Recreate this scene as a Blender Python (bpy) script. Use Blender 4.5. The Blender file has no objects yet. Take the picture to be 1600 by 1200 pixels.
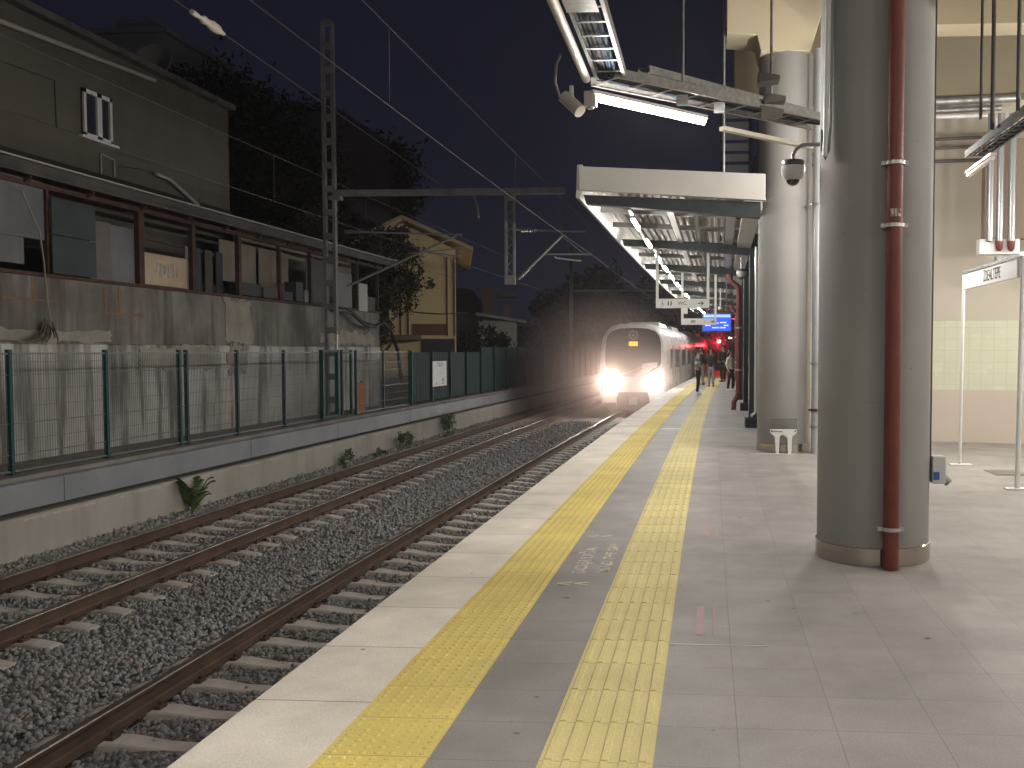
import bpy, bmesh, math, random
import numpy as np
from mathutils import Vector, Matrix, Euler
R = math.radians
scene = bpy.context.scene
COL = scene.collection
# ------------------------------------------------------------------ camera
cam_d = bpy.data.cameras.new('camera'); cam = bpy.data.objects.new('camera', cam_d); COL.objects.link(cam)
scene.camera = cam
cam_d.sensor_width = 36.0; cam_d.lens = 33.75; cam_d.shift_x = -0.125; cam_d.shift_y = 0.0094
cam_d.clip_start = 0.05; cam_d.clip_end = 800
cam.location = (0, 0, 1.6)
cam.rotation_euler = (R(90) - math.atan(67 / 1500), 0, math.atan(100 / 1500))
# ------------------------------------------------------------------ world: night sky
w = bpy.data.worlds.new('World'); scene.world = w; w.use_nodes = True
nt = w.node_tree; bg = nt.nodes['Background']
tc = nt.nodes.new('ShaderNodeTexCoord'); sp = nt.nodes.new('ShaderNodeSeparateXYZ'); cr = nt.nodes.new('ShaderNodeValToRGB')
nt.links.new(tc.outputs['Generated'], sp.inputs[0]); nt.links.new(sp.outputs['Z'], cr.inputs[0]); nt.links.new(cr.outputs[0], bg.inputs[0])
cr.color_ramp.elements[0].position = 0.0; cr.color_ramp.elements[0].color = (0.0095, 0.0100, 0.0190, 1)
cr.color_ramp.elements[1].position = 0.5; cr.color_ramp.elements[1].color = (0.0055, 0.0054, 0.0125, 1)
bg.inputs[1].default_value = 1.0
# ------------------------------------------------------------------ exposure
scene.view_settings.view_transform = 'Standard'; scene.view_settings.look = 'None'
scene.view_settings.exposure = 0.0; scene.view_settings.gamma = 1.0
scene.cycles.use_denoising = True
scene.cycles.max_bounces = 6; scene.cycles.diffuse_bounces = 3; scene.cycles.glossy_bounces = 3
scene.cycles.volume_bounces = 0
scene.cycles.sample_clamp_indirect = 4.0
scene.cycles.volume_step_rate = 4.0
TUBE = 285.0      # emission of the fluorescent / led tubes
# ------------------------------------------------------------------ bend of the line
def W(s, t, z=0.0):
    return (s + (t * t / 2300.0 if t > 0 else 0.0), t, z)
def ang(t): return -math.atan(2 * max(t, 0) / 2300.0)
# ------------------------------------------------------------------ materials
MATS = {}
def M(name, c, rough=0.6, metal=0.0, c2=None, scale=4.0, bump=0.0, bscale=None, streak=0.0, streakc=None, emit=None, estr=0.0,
      rvar=0.0, dirt=0.0, dirtc=(0.03, 0.025, 0.02), spec=0.5, detail=8):
    if name in MATS: return MATS[name]
    m = bpy.data.materials.new(name); m.use_nodes = True; n = m.node_tree.nodes; l = m.node_tree.links
    b = n['Principled BSDF']; b.inputs['Roughness'].default_value = rough; b.inputs['Metallic'].default_value = metal
    b.inputs['Specular IOR Level'].default_value = spec if (rough < 0.7 or spec != 0.5) else 0.2
    tc = n.new('ShaderNodeTexCoord'); col = None
    b.inputs['Base Color'].default_value = (*c, 1)
    def mix(a, bb, fac, blend='MIX'):
        x = n.new('ShaderNodeMix'); x.data_type = 'RGBA'; x.blend_type = blend
        for s_, v in ((6, a), (7, bb)):
            if isinstance(v, tuple): x.inputs[s_].default_value = (*v, 1)
            else: l.new(v, x.inputs[s_])
        if isinstance(fac, float): x.inputs[0].default_value = fac
        else: l.new(fac, x.inputs[0])
        return x.outputs[2]
    def noise(sc, det=detail, stretch=None, ro=0.55):
        t = n.new('ShaderNodeTexNoise'); t.inputs['Scale'].default_value = sc; t.inputs['Detail'].default_value = det
        t.inputs['Roughness'].default_value = ro
        mp = n.new('ShaderNodeMapping'); l.new(tc.outputs['Object'], mp.inputs[0])
        if stretch: mp.inputs['Scale'].default_value = stretch
        l.new(mp.outputs[0], t.inputs['Vector']); return t.outputs['Fac']
    def ramp(f, a, bb):
        r = n.new('ShaderNodeMapRange'); r.inputs['From Min'].default_value = a; r.inputs['From Max'].default_value = bb
        l.new(f, r.inputs['Value']); return r.outputs[0]
    col = c
    if c2: col = mix(c, c2, ramp(noise(scale), 0.35, 0.65))
    if streak: col = mix(col, streakc or dirtc, ramp(noise(1.0, 6, (2.2, 2.2, 0.25), 0.6), 0.5, 0.5 + 0.25 / streak))
    if dirt: col = mix(col, dirtc, ramp(noise(scale * 0.45, 10), 0.52, 0.52 + 0.3 / dirt))
    if not isinstance(col, tuple): l.new(col, b.inputs['Base Color'])
    if rvar:
        r = n.new('ShaderNodeMapRange'); r.inputs['To Min'].default_value = max(rough - rvar, 0.02); r.inputs['To Max'].default_value = min(rough + rvar, 1)
        l.new(noise(scale * 2), r.inputs['Value']); l.new(r.outputs[0], b.inputs['Roughness'])
    if bump:
        bp = n.new('ShaderNodeBump'); bp.inputs['Strength'].default_value = min(bump, 1); bp.inputs['Distance'].default_value = 0.01
        l.new(noise(bscale or scale * 6, 6), bp.inputs['Height']); l.new(bp.outputs[0], b.inputs['Normal'])
    if emit:
        b.inputs['Emission Color'].default_value = (*emit, 1); b.inputs['Emission Strength'].default_value = estr
    MATS[name] = m
    return m
# ------------------------------------------------------------------ mesh builder
class MB:
    def __init__(s): s.v = []; s.f = []; s.uv = None
    def add(s, vs, fs):
        o = len(s.v); s.v += [tuple(p) for p in vs]; s.f += [tuple(i + o for i in f) for f in fs]; return s
    def box(s, x0, x1, y0, y1, z0, z1, m=None):
        vs = [(x, y, z) for z in (z0, z1) for y in (y0, y1) for x in (x0, x1)]
        if m is not None: vs = [tuple(m @ Vector(p)) for p in vs]
        return s.add(vs, [(0, 2, 3, 1), (4, 5, 7, 6), (0, 1, 5, 4), (2, 6, 7, 3), (0, 4, 6, 2), (1, 3, 7, 5)])
    def bar(s, a, b, wd, ht, up=(0, 0, 1)):
        a = Vector(a); b = Vector(b); d = (b - a); L = d.length; d.normalize(); u = Vector(up)
        if abs(d.dot(u)) > 0.99: u = Vector((1, 0, 0))
        x = d.cross(u).normalized(); u = x.cross(d)
        vs = [a + d * L * k + x * wd / 2 * i + u * ht / 2 * j for k in (0, 1) for j in (-1, 1) for i in (-1, 1)]
        return s.add(vs, [(0, 1, 3, 2), (4, 6, 7, 5), (0, 4, 5, 1), (2, 3, 7, 6), (0, 2, 6, 4), (1, 5, 7, 3)])
    def tube(s, pts, r, n=8, cap=True):
        pts = [Vector(p) for p in pts]; rs = r if isinstance(r, (list, tuple)) else [r] * len(pts)
        o = len(s.v); N = len(pts); pu = None
        for i, p in enumerate(pts):
            d = (pts[min(i + 1, N - 1)] - pts[max(i - 1, 0)]).normalized()
            if pu is None: pu = Vector((0, 0, 1)) if abs(d.z) < 0.9 else Vector((1, 0, 0))
            x = d.cross(pu).normalized(); pu = x.cross(d).normalized()
            for k in range(n):
                a = 2 * math.pi * k / n; s.v.append(tuple(p + (x * math.cos(a) + pu * math.sin(a)) * rs[i]))
        for i in range(N - 1):
            for k in range(n):
                k2 = (k + 1) % n; s.f.append((o + i * n + k, o + i * n + k2, o + (i + 1) * n + k2, o + (i + 1) * n + k))
        if cap:
            s.f.append(tuple(o + k for k in range(n))[::-1]); s.f.append(tuple(o + (N - 1) * n + k for k in range(n)))
        return s
    def cyl(s, a, b, r, n=16, r2=None): return s.tube([a, b], [r, r if r2 is None else r2], n)
    def lathe(s, prof, c=(0, 0, 0), n=24, cap=False):
        o = len(s.v)
        for r, z in prof:
            for k in range(n):
                a = 2 * math.pi * k / n; s.v.append((c[0] + r * math.cos(a), c[1] + r * math.sin(a), c[2] + z))
        for i in range(len(prof) - 1):
            for k in range(n):
                k2 = (k + 1) % n; s.f.append((o + i * n + k, o + i * n + k2, o + (i + 1) * n + k2, o + (i + 1) * n + k))
        if cap:
            s.f.append(tuple(o + k for k in range(n))[::-1]); s.f.append(tuple(o + (len(prof) - 1) * n + k for k in range(n)))
        return s
    def sweep(s, prof, t0, t1, step=2.0, closed=True, z=0.0, fn=W, cap=True):
        N = max(2, int(abs(t1 - t0) / step) + 1); ts = [t0 + (t1 - t0) * i / (N - 1) for i in range(N)]; n = len(prof); o = len(s.v)
        for t in ts:
            for (a, b) in prof: s.v.append(fn(a, t, b + z))
        for i in range(N - 1):
            for k in range(n if closed else n - 1):
                k2 = (k + 1) % n; s.f.append((o + i * n + k, o + (i + 1) * n + k, o + (i + 1) * n + k2, o + i * n + k2))
        if closed and cap:
            s.f.append(tuple(o + k for k in range(n))); s.f.append(tuple(o + (N - 1) * n + k for k in range(n))[::-1])
        return s
    def prism(s, poly, a0, a1, axis='y'):
        n = len(poly); o = len(s.v)
        for a in (a0, a1):
            for (p, q) in poly: s.v.append({'y': (p, a, q), 'x': (a, p, q), 'z': (p, q, a)}[axis])
        s.f.append(tuple(o + k for k in range(n))); s.f.append(tuple(o + n + k for k in range(n))[::-1])
        for k in range(n):
            k2 = (k + 1) % n; s.f.append((o + k, o + n + k, o + n + k2, o + k2))
        return s
    def build(s, name, mat, parent=None, smooth=False, bevel=0.0, fix=True):
        me = bpy.data.meshes.new(name); me.from_pydata(s.v, [], s.f); me.validate()
        if fix:
            bm = bmesh.new(); bm.from_mesh(me); bmesh.ops.recalc_face_normals(bm, faces=bm.faces); bm.to_mesh(me); bm.free()
        for m in (mat if isinstance(mat, (list, tuple)) else [mat]): me.materials.append(m)
        if smooth:
            for p in me.polygons: p.use_smooth = True
            try: me.set_sharp_from_angle(angle=R(40))
            except Exception: pass
        o = bpy.data.objects.new(name, me); COL.objects.link(o)
        if bevel:
            b = o.modifiers.new('bevel', 'BEVEL'); b.width = bevel; b.segments = 2; b.limit_method = 'ANGLE'
        if parent: o.parent = parent
        return o
def tag(o, label=None, cat=None, group=None, kind=None):
    if label: o['label'] = label
    if cat: o['category'] = cat
    if group: o['group'] = group
    if kind: o['kind'] = kind
    return o
def thing(name, label, cat, loc=(0, 0, 0), rz=0.0, group=None):
    o = bpy.data.objects.new(name, None); COL.objects.link(o); o.empty_display_size = 0.2
    o.location = loc; o.rotation_euler = (0, 0, rz); return tag(o, label, cat, group)
def dup(root, loc, rz, label=None, group=None):
    r = root.copy(); COL.objects.link(r); r.location = loc; r.rotation_euler = (0, 0, rz)
    if label: r['label'] = label
    if group: r['group'] = group
    for ch in list(root.children):
        c = ch.copy(); COL.objects.link(c); c.parent = r
        for g in list(ch.children):
            d = g.copy(); COL.objects.link(d); d.parent = c
    return r
def text(name, body, mat, size, loc, rot, parent=None, ext=0.001, align='CENTER', sx=1.0, bold=0.0):
    cu = bpy.data.curves.new(name, 'FONT'); cu.body = body; cu.size = size; cu.extrude = ext; cu.align_x = align; cu.offset = bold; cu.align_y = 'CENTER'
    t = bpy.data.objects.new('tmp', cu); COL.objects.link(t)
    dg = bpy.context.evaluated_depsgraph_get(); me = bpy.data.meshes.new_from_object(t.evaluated_get(dg)); bpy.data.objects.remove(t)
    me.materials.clear(); me.materials.append(mat)
    o = bpy.data.objects.new(name, me); COL.objects.link(o); o.location = loc; o.rotation_euler = rot; o.scale = (sx, 1, 1)
    if parent: o.parent = parent
    return o
rng = random.Random(7)
# ------------------------------------------------------------------ palette
concrete = M('concrete', (0.33, 0.31, 0.28), 0.75, c2=(0.27, 0.255, 0.235), scale=1.3, bump=0.15, bscale=30, rvar=0.1)
steel = M('galvanised steel', (0.42, 0.42, 0.41), 0.42, 0.7, c2=(0.32, 0.32, 0.32), scale=9, rvar=0.1)
stainless = M('brushed stainless', (0.46, 0.42, 0.37), 0.17, 1.0)
redpipe = M('red pipe paint', (0.15, 0.036, 0.029), 0.5, spec=0.3, c2=(0.12, 0.030, 0.025), scale=7, rvar=0.1)
darkframe = M('dark green grey steel', (0.030, 0.036, 0.035), 0.6, spec=0.18, c2=(0.022, 0.026, 0.027), scale=5)
white = M('white paint', (0.72, 0.71, 0.68), 0.4, c2=(0.64, 0.63, 0.60), scale=5)
offwhite = M('off white sheet', (0.55, 0.53, 0.49), 0.45, c2=(0.49, 0.47, 0.43), scale=2.5)
black = M('black plastic', (0.015, 0.015, 0.017), 0.35)
rustsheet = M('rusted steel', (0.075, 0.040, 0.030), 0.85, c2=(0.040, 0.024, 0.021), scale=6, bump=0.4)
tube_mat2 = M('canopy led glow', (0.9, 0.9, 0.9), 0.4, emit=(1.0, 0.97, 0.92), estr=TUBE * 1.1)
tube_mat3 = M('hall tube glow', (0.9, 0.9, 0.9), 0.4, emit=(1.0, 0.96, 0.90), estr=TUBE * 1.85)
tube_mat = M('led tube glow', (0.9, 0.9, 0.9), 0.4, emit=(1.0, 0.965, 0.92), estr=TUBE)
# ================================================================== GROUND, PLATFORM
def uvst(o, f):
    me = o.data; uv = me.uv_layers.new(name='st'); co = np.empty(len(me.vertices) * 3); me.vertices.foreach_get('co', co); co = co.reshape(-1, 3)
    li = np.empty(len(me.loops), int); me.loops.foreach_get('vertex_index', li); c = co[li]; u = f(c); uv.data.foreach_set('uv', u.ravel().astype(np.float32)); return o
def st(c):
    x = c[:, 0]; y = c[:, 1]; return np.stack([x - np.where(y > 0, y * y / 2300.0, 0), y], 1)
def tile_mat(name, c, c2, bw, rh, off=(0, 0), mortar=0.004, mc=(0.1, 0.095, 0.09), rough=0.4, var=0.12, bump=0.15, rows=0.0, stains=True, rv=0.12):
    m = bpy.data.materials.new(name); m.use_nodes = True; n = m.node_tree.nodes; l = m.node_tree.links; b = n['Principled BSDF']
    uv = n.new('ShaderNodeUVMap'); uv.uv_map = 'st'; mp = n.new('ShaderNodeMapping'); mp.inputs['Location'].default_value = (off[0], off[1], 0)
    l.new(uv.outputs[0], mp.inputs[0]); br = n.new('ShaderNodeTexBrick'); l.new(mp.outputs[0], br.inputs['Vector'])
    br.offset = rows; br.inputs['Scale'].default_value = 1; br.inputs['Brick Width'].default_value = bw; br.inputs['Row Height'].default_value = rh
    br.inputs['Mortar Size'].default_value = mortar; br.inputs['Mortar Smooth'].default_value = 0.4
    br.inputs['Color1'].default_value = (*c, 1); br.inputs['Color2'].default_value = (*c2, 1); br.inputs['Mortar'].default_value = (*mc, 1)
    def noise(sc, det=8, ro=0.6):
        t = n.new('ShaderNodeTexNoise'); t.inputs['Scale'].default_value = sc; t.inputs['Detail'].default_value = det; t.inputs['Roughness'].default_value = ro
        l.new(uv.outputs[0], t.inputs['Vector']); return t.outputs['Fac']
    def rng_(f, a, bb, lo=0.0, hi=1.0):
        r = n.new('ShaderNodeMapRange'); r.inputs[1].default_value = a; r.inputs[2].default_value = bb; r.inputs[3].default_value = lo; r.inputs[4].default_value = hi
        l.new(f, r.inputs[0]); return r.outputs[0]
    def mul(a, f):
        x = n.new('ShaderNodeMix'); x.data_type = 'RGBA'; x.blend_type = 'MULTIPLY'; x.inputs[0].default_value = 1.0; l.new(a, x.inputs[6]); l.new(f, x.inputs[7]); return x.outputs[2]
    col = mul(br.outputs['Color'], rng_(noise(2.2), 0.3, 0.7, 1 - var, 1 + var))
    col = mul(col, rng_(noise(90, 4), 0.3, 0.7, 0.86, 1.12))
    if stains:
        col = mul(col, rng_(noise(0.7, 10), 0.35, 0.6, 0.86, 1.06)); col = mul(col, rng_(noise(3.1, 12, 0.75), 0.64, 0.82, 1.0, 0.87))
    l.new(col, b.inputs['Base Color'])
    l.new(rng_(noise(3.5), 0.3, 0.7, rough - rv, rough + rv), b.inputs['Roughness']); b.inputs['Specular IOR Level'].default_value = 0.32
    bp = n.new('ShaderNodeBump'); bp.inputs['Strength'].default_value = bump; bp.inputs['Distance'].default_value = 0.004
    l.new(noise(70, 5), bp.inputs['Height']); bp2 = n.new('ShaderNodeBump'); bp2.inputs['Strength'].default_value = 0.5; bp2.inputs['Distance'].default_value = 0.004
    bp2.invert = True; l.new(br.outputs['Fac'], bp2.inputs['Height']); l.new(bp.outputs[0], bp2.inputs['Normal']); l.new(bp2.outputs[0], b.inputs['Normal'])
    return m
paving = tile_mat('platform paving', (0.290, 0.268, 0.248), (0.266, 0.247, 0.231), 0.42, 0.39, (-0.136, -3.63), mortar=0.003, mc=(0.215, 0.20, 0.185), rough=0.56, rv=0.08, var=0.12)
edgeslab = tile_mat('edge concrete', (0.74, 0.675, 0.575), (0.69, 0.63, 0.54), 4.0, 0.80, (2.5, -4.2), mortar=0.004, mc=(0.16, 0.14, 0.12), rough=0.72, rv=0.06)
yellow = tile_mat('yellow tactile tile', (0.70, 0.56, 0.165), (0.64, 0.515, 0.16), 4.0, 0.39, (1.7, -3.63), mortar=0.002, mc=(0.20, 0.16, 0.07), rough=0.66, var=0.08, rv=0.06)
paleyellow = tile_mat('pale yellow guide tile', (0.64, 0.54, 0.235), (0.60, 0.51, 0.225), 4.0, 0.39, (1.7, -3.63), mortar=0.002, mc=(0.25, 0.20, 0.09), rough=0.66, var=0.07, rv=0.06)
# terrain sheet
ter = MB(); ter.add([(-300, -60, -1.45), (300, -60, -1.45), (300, 600, -1.45), (-300, 600, -1.45)], [(0, 1, 2, 3)])
tag(ter.build('ground', M('dark soil', (0.05, 0.045, 0.035), 0.95, c2=(0.03, 0.032, 0.02), scale=0.5)), kind='structure')
T1 = 150
pf = MB().sweep([(-2.03, 0.0), (9.5, 0.0), (9.5, -1.44), (-1.75, -1.44), (-1.75, -0.22), (-2.03, -0.2)], -8, T1, 2.0)
tag(uvst(pf.build('platform', paving), st), kind='structure')
ed = MB().sweep([(-2.055, 0.006), (-1.511, 0.006), (-1.511, -0.05), (-2.03, -0.05), (-2.03, -0.19), (-2.055, -0.19)], -8, T1, 2.0)
tag(uvst(ed.build('platform_edge', edgeslab, bevel=0.004), st), kind='structure')
s1 = MB().sweep([(-1.508, 0.010), (-1.08, 0.010), (-1.08, 0.0), (-1.508, 0.0)], -8, T1, 2.0)
# truncated domes
nd = 7
for i in range(int((34 - 2.6) / 0.0557)):
    t = 2.6 + i * 0.0557; n = 6 if t < 14 else 4
    for k in range(nd):
        s = -1.475 + k * 0.0605; o = len(s1.v)
        for r, z in ((0.016, 0.0095), (0.009, 0.0148)):
            for q in range(n):
                a = 2 * math.pi * q / n + 0.5; s1.v.append(W(s + r * math.cos(a), t + 1.15 * r * math.sin(a), z))
        for q in range(n): s1.f.append((o + q, o + (q + 1) % n, o + n + (q + 1) % n, o + n + q))
        s1.f.append(tuple(o + n + q for q in range(n)))
tag(uvst(s1.build('tactile_warning_strip', yellow, fix=False), st), kind='structure')
s2 = MB().sweep([(-0.643, 0.0085), (-0.198, 0.0085), (-0.198, 0.0), (-0.643, 0.0)], -8, T1, 2.0)
for i in range(int((60 - 1.6) / 0.39)):
    t = 3.63 + (i - 6) * 0.39
    for k in range(6):
        s = -0.626 + k * 0.0735
        a0 = s; a1 = s + 0.034; y0 = t + 0.008; y1 = t + 0.384; o = len(s2.v)
        for (e, z) in ((0, 0.0083), (0.004, 0.0142)):
            s2.v += [W(a0 + e, y0 + e, z), W(a1 - e, y0 + e, z), W(a1 - e, y1 - e, z), W(a0 + e, y1 - e, z)]
        s2.f += [(o, o + 1, o + 5, o + 4), (o + 1, o + 2, o + 6, o + 5), (o + 2, o + 3, o + 7, o + 6), (o + 3, o, o + 4, o + 7), (o + 4, o + 5, o + 6, o + 7)]
tag(uvst(s2.build('tactile_guide_strip', paleyellow, fix=False), st), kind='structure')
gs = MB().sweep([(-1.0795, 0.003), (-0.6435, 0.003), (-0.6435, -0.01), (-1.0795, -0.01)], -8, T1, 2.0)
tag(uvst(gs.build('paving_between_strips', tile_mat('grey strip paving', (0.262, 0.242, 0.224), (0.240, 0.224, 0.209), 4.0, 0.39, (1.7, -3.63), mortar=0.003, mc=(0.18, 0.165, 0.15), rough=0.56, rv=0.08)), st), kind='structure')
# worn lettering between the strips
wm = M('worn cream floor paint', (0.66, 0.60, 0.48), 0.7, c2=(0.34, 0.315, 0.285), scale=9, detail=12)
t_ = thing('floor_lettering', 'worn cream lettering and chevrons painted on grey paving between the yellow strips', 'floor marking', W(-0.86, 7.35, 0.0))
text('lettering', 'BOŞLUĞA', wm, 0.13, (-0.06, -0.12, 0.0045), (0, 0, R(90)), t_, 0.0005, sx=1.5, bold=0.004)
text('lettering', 'MIND THE GAP', wm, 0.12, (0.115, -0.02, 0.0045), (0, 0, R(90)), t_, 0.0005, sx=1.25, bold=0.004)
text('chevron', '<<', wm, 0.20, (-0.06, 0.80, 0.0045), (0, 0, 0), t_, 0.0005, bold=0.003)
text('chevron', '<<', wm, 0.20, (-0.06, -0.88, 0.0045), (0, 0, 0), t_, 0.0005, bold=0.003)
pinkm = M('pink reflection paint', (0.42, 0.20, 0.19), 0.6, c2=(0.31, 0.275, 0.255), scale=9)  # pink reflection on the floor, put into flat stripes of colour
for (s, t, L, lab) in ((0.0, 5.65, 0.6, 'painted pink reflection nearest the camera beside pale yellow guide strip'), (0.03, 8.6, 0.75, 'painted pink reflection further along beside pale yellow guide strip')):
    mb = MB()
    for (a, b) in ((-0.055, -0.01), (0.045, 0.058)):
        p = W(s, t); mb.add([(p[0] + a, t - L / 2, 0.0045), (p[0] + b, t - L / 2, 0.0045), (p[0] + b, t + L / 2, 0.0045), (p[0] + a, t + L / 2, 0.0045)], [(0, 1, 2, 3)])
    tag(mb.build('reflection_stripe', pinkm), lab, 'floor marking', kind='thing')
for t, s0, s1_, lab in ((5.16, -0.19, 0.34, 'short thin painted highlight along a paving joint in the foreground'), (19.6, -1.05, 0.62, 'long pale metal joint strip across the paving before the second pillar')):  # the first, short one is a painted highlight along a joint
    p = W(0, t); tag(MB().box(p[0] + s0, p[0] + s1_, t, t + (0.008 if t < 10 else 0.07), 0.0, 0.005).build('joint_line', M('pale joint and highlight', (0.75, 0.72, 0.66), 0.3, 0.6)), lab, 'joint strip')
tag(MB().box(3.75, 4.2, 12.55, 13.1, 0.0, 0.006).box(3.79, 4.16, 12.59, 13.06, 0.006, 0.009).build('floor_hatch', M('hatch steel', (0.2, 0.19, 0.17), 0.4, 0.5)), 'small square metal floor hatch by the station name sign', 'floor hatch')
m = MB(); q_ = random.Random(21)
spots = [(-0.98, 6.42, .035), (-0.90, 6.1, .028)] + [(q_.uniform(-2.0, 4.5), q_.uniform(3.2, 22), q_.uniform(.006, .018)) for _ in range(110)]
for s_, t, r_ in spots:
    zz = 0.0062 if -1.5 > s_ else (0.0155 if (-1.51 < s_ < -1.08 or -0.645 < s_ < -0.195) else 0.0042); o_ = len(m.v); X0 = W(s_, t)[0]
    for k in range(9): a = k * .698; f = r_ * q_.uniform(.7, 1.2); m.v.append((X0 + f * math.cos(a), t + f * math.sin(a) * .8, zz))
    m.f.append(tuple(range(o_, o_ + 9)))
tag(m.build('floor_stains', M('old gum stain', (0.15, 0.138, 0.125), 0.8, c2=(0.2, 0.185, 0.17), scale=30)), 'small dark gum spots and stains scattered over the paving', 'stains', kind='stuff')
# ------------------------------------------------------------------ ballast
def ball_h(s, t):
    if s < -8.72: return -1.21 + (-8.72 - s) * 0.45
    if s < -8.5: return -1.245
    if -6.15 < s < -5.0: return -1.235
    return -1.27
bal = MB(); ss = [-9.0 + i * 0.2 for i in range(37)]; ts = [-6 + i * 1.0 for i in range(160)]
for t in ts:
    for s in ss: bal.v.append(W(s, t, ball_h(s, t) + rng.uniform(-0.012, 0.012)))
n_ = len(ss)
for i in range(len(ts) - 1):
    for k in range(n_ - 1): bal.f.append((i * n_ + k, i * n_ + k + 1, (i + 1) * n_ + k + 1, (i + 1) * n_ + k))
bmat = bpy.data.materials.new('crushed ballast'); bmat.use_nodes = True; n = bmat.node_tree.nodes; l = bmat.node_tree.links; b = n['Principled BSDF']
tc = n.new('ShaderNodeTexCoord'); vo = n.new('ShaderNodeTexVoronoi'); vo.inputs['Scale'].default_value = 20; l.new(tc.outputs['Object'], vo.inputs['Vector'])
rp = n.new('ShaderNodeValToRGB'); rp.color_ramp.elements[0].color = (0.10, 0.095, 0.09, 1); rp.color_ramp.elements[1].color = (0.24, 0.23, 0.22, 1)
e = rp.color_ramp.elements.new(0.6); e.color = (0.15, 0.135, 0.12, 1)
sx = n.new('ShaderNodeSeparateColor'); l.new(vo.outputs['Color'], sx.inputs[0]); l.new(sx.outputs[0], rp.inputs[0]); l.new(rp.outputs[0], b.inputs['Base Color'])
b.inputs['Roughness'].default_value = 0.85
bp = n.new('ShaderNodeBump'); bp.inputs['Strength'].default_value = 1.0; bp.inputs['Distance'].default_value = 0.04; bp.invert = True
l.new(vo.outputs['Distance'], bp.inputs['Height']); l.new(bp.outputs[0], b.inputs['Normal'])
tag(bal.build('ballast_bed', bmat, smooth=True), kind='structure')
smat = bpy.data.materials.new('ballast stone'); smat.use_nodes = True; n = smat.node_tree.nodes; l = smat.node_tree.links; b = n['Principled BSDF']
ge = n.new('ShaderNodeNewGeometry'); rp = n.new('ShaderNodeValToRGB'); l.new(ge.outputs['Random Per Island'], rp.inputs[0]); l.new(rp.outputs[0], b.inputs['Base Color'])
rp.color_ramp.elements[0].color = (0.17, 0.162, 0.158, 1); rp.color_ramp.elements[1].color = (0.36, 0.35, 0.33, 1)
for p_, c_ in ((0.35, (0.21, 0.198, 0.188, 1)), (0.7, (0.24, 0.235, 0.23, 1)), (0.9, (0.28, 0.265, 0.25, 1)), (0.985, (0.21, 0.15, 0.115, 1))):
    e = rp.color_ramp.elements.new(p_); e.color = c_
b.inputs['Roughness'].default_value = 0.8
def stones():
    r = np.random.RandomState(3)
    bmx = bmesh.new(); bmesh.ops.create_icosphere(bmx, subdivisions=1, radius=1.0)
    bv = np.array([v.co[:] for v in bmx.verts]); bf = np.array([[v.index for v in f.verts] for f in bmx.faces]); bmx.free()
    bv = bv * 1.0
    V = []; F = []; off = 0
    bands = [(2.5, 9, 620), (9, 14, 460), (14, 20, 260), (20, 28, 150), (28, 38, 70)]
    for t0, t1, dens in bands:
        N = int((t1 - t0) * 6.9 * dens); s = r.uniform(-8.95, -2.1, N); t = r.uniform(t0, t1, N)
        left = -1.85 * 0 - 0.42 * t - 2.4      # cull what stays outside the view even a step aside
        keep = s > -(0.80 * t + 3.2)
        s = s[keep]; t = t[keep]; fr = np.abs(((t - 8.2 + 0.3) % 0.6) - 0.3); fn_ = np.abs(((t - 3.0 + 0.3) % 0.6) - 0.3)
        on = ((np.abs(s + 7.49) < 1.24) & (fr < 0.125)) | ((np.abs(s + 3.67) < 1.24) & (fn_ < 0.125)); rl_ = np.zeros(len(s), bool)
        for q in (-8.24, -6.74, -4.42, -2.92): rl_ |= np.abs(s - q) < 0.06
        keep = ~((on | rl_) & (r.uniform(0, 1, len(s)) > 0.025)); s = s[keep]; t = t[keep]; N = len(s)
        z = np.array([ball_h(a, bb) for a, bb in zip(s, t)])
        hill = np.where((s < -8.4), 0.0, 0)
        sz = r.uniform(0.016, 0.034, N) * (1 + (t > 14) * 0.25 + (t > 20) * 0.3)
        A = r.uniform(0.5, 1.25, (N, 3)) * sz[:, None]
        jit = 1 + r.uniform(-0.45, 0.45, (N, len(bv), 1)) + r.uniform(-0.12, 0.12, (N, len(bv), 3))
        P = bv[None] * jit * A[:, None, :]
        th = r.uniform(0, 6.28, N); ph = r.uniform(-0.9, 0.9, N)
        c, s_ = np.cos(th), np.sin(th); x = P[:, :, 0] * c[:, None] - P[:, :, 1] * s_[:, None]; y = P[:, :, 0] * s_[:, None] + P[:, :, 1] * c[:, None]; zz = P[:, :, 2]
        c, s_ = np.cos(ph), np.sin(ph); y2 = y * c[:, None] - zz * s_[:, None]; z2 = y * s_[:, None] + zz * c[:, None]
        X = x + (s + t * t / 2300.0)[:, None]; Y = y2 + t[:, None]; Z = z2 + (z + r.uniform(-0.012, 0.022, N))[:, None]
        V.append(np.stack([X, Y, Z], 2).reshape(-1, 3)); F.append((bf[None] + (np.arange(N) * len(bv))[:, None, None] + off).reshape(-1, 3)); off += N * len(bv)
    V = np.concatenate(V); F = np.concatenate(F); me = bpy.data.meshes.new('ballast_stones')
    me.vertices.add(len(V)); me.vertices.foreach_set('co', V.ravel().astype(np.float32)); me.loops.add(F.size); me.loops.foreach_set('vertex_index', F.ravel().astype(np.int32))
    me.polygons.add(len(F)); me.polygons.foreach_set('loop_start', np.arange(0, F.size, 3, dtype=np.int32)); me.polygons.foreach_set('loop_total', np.full(len(F), 3, dtype=np.int32))
    me.update(); me.validate(); me.materials.append(smat)
    o = bpy.data.objects.new('ballast_stones', me); COL.objects.link(o)
    tag(o, 'grey crushed stone ballast lying between and beside the rails', 'ballast', kind='stuff')
stones()
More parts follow.
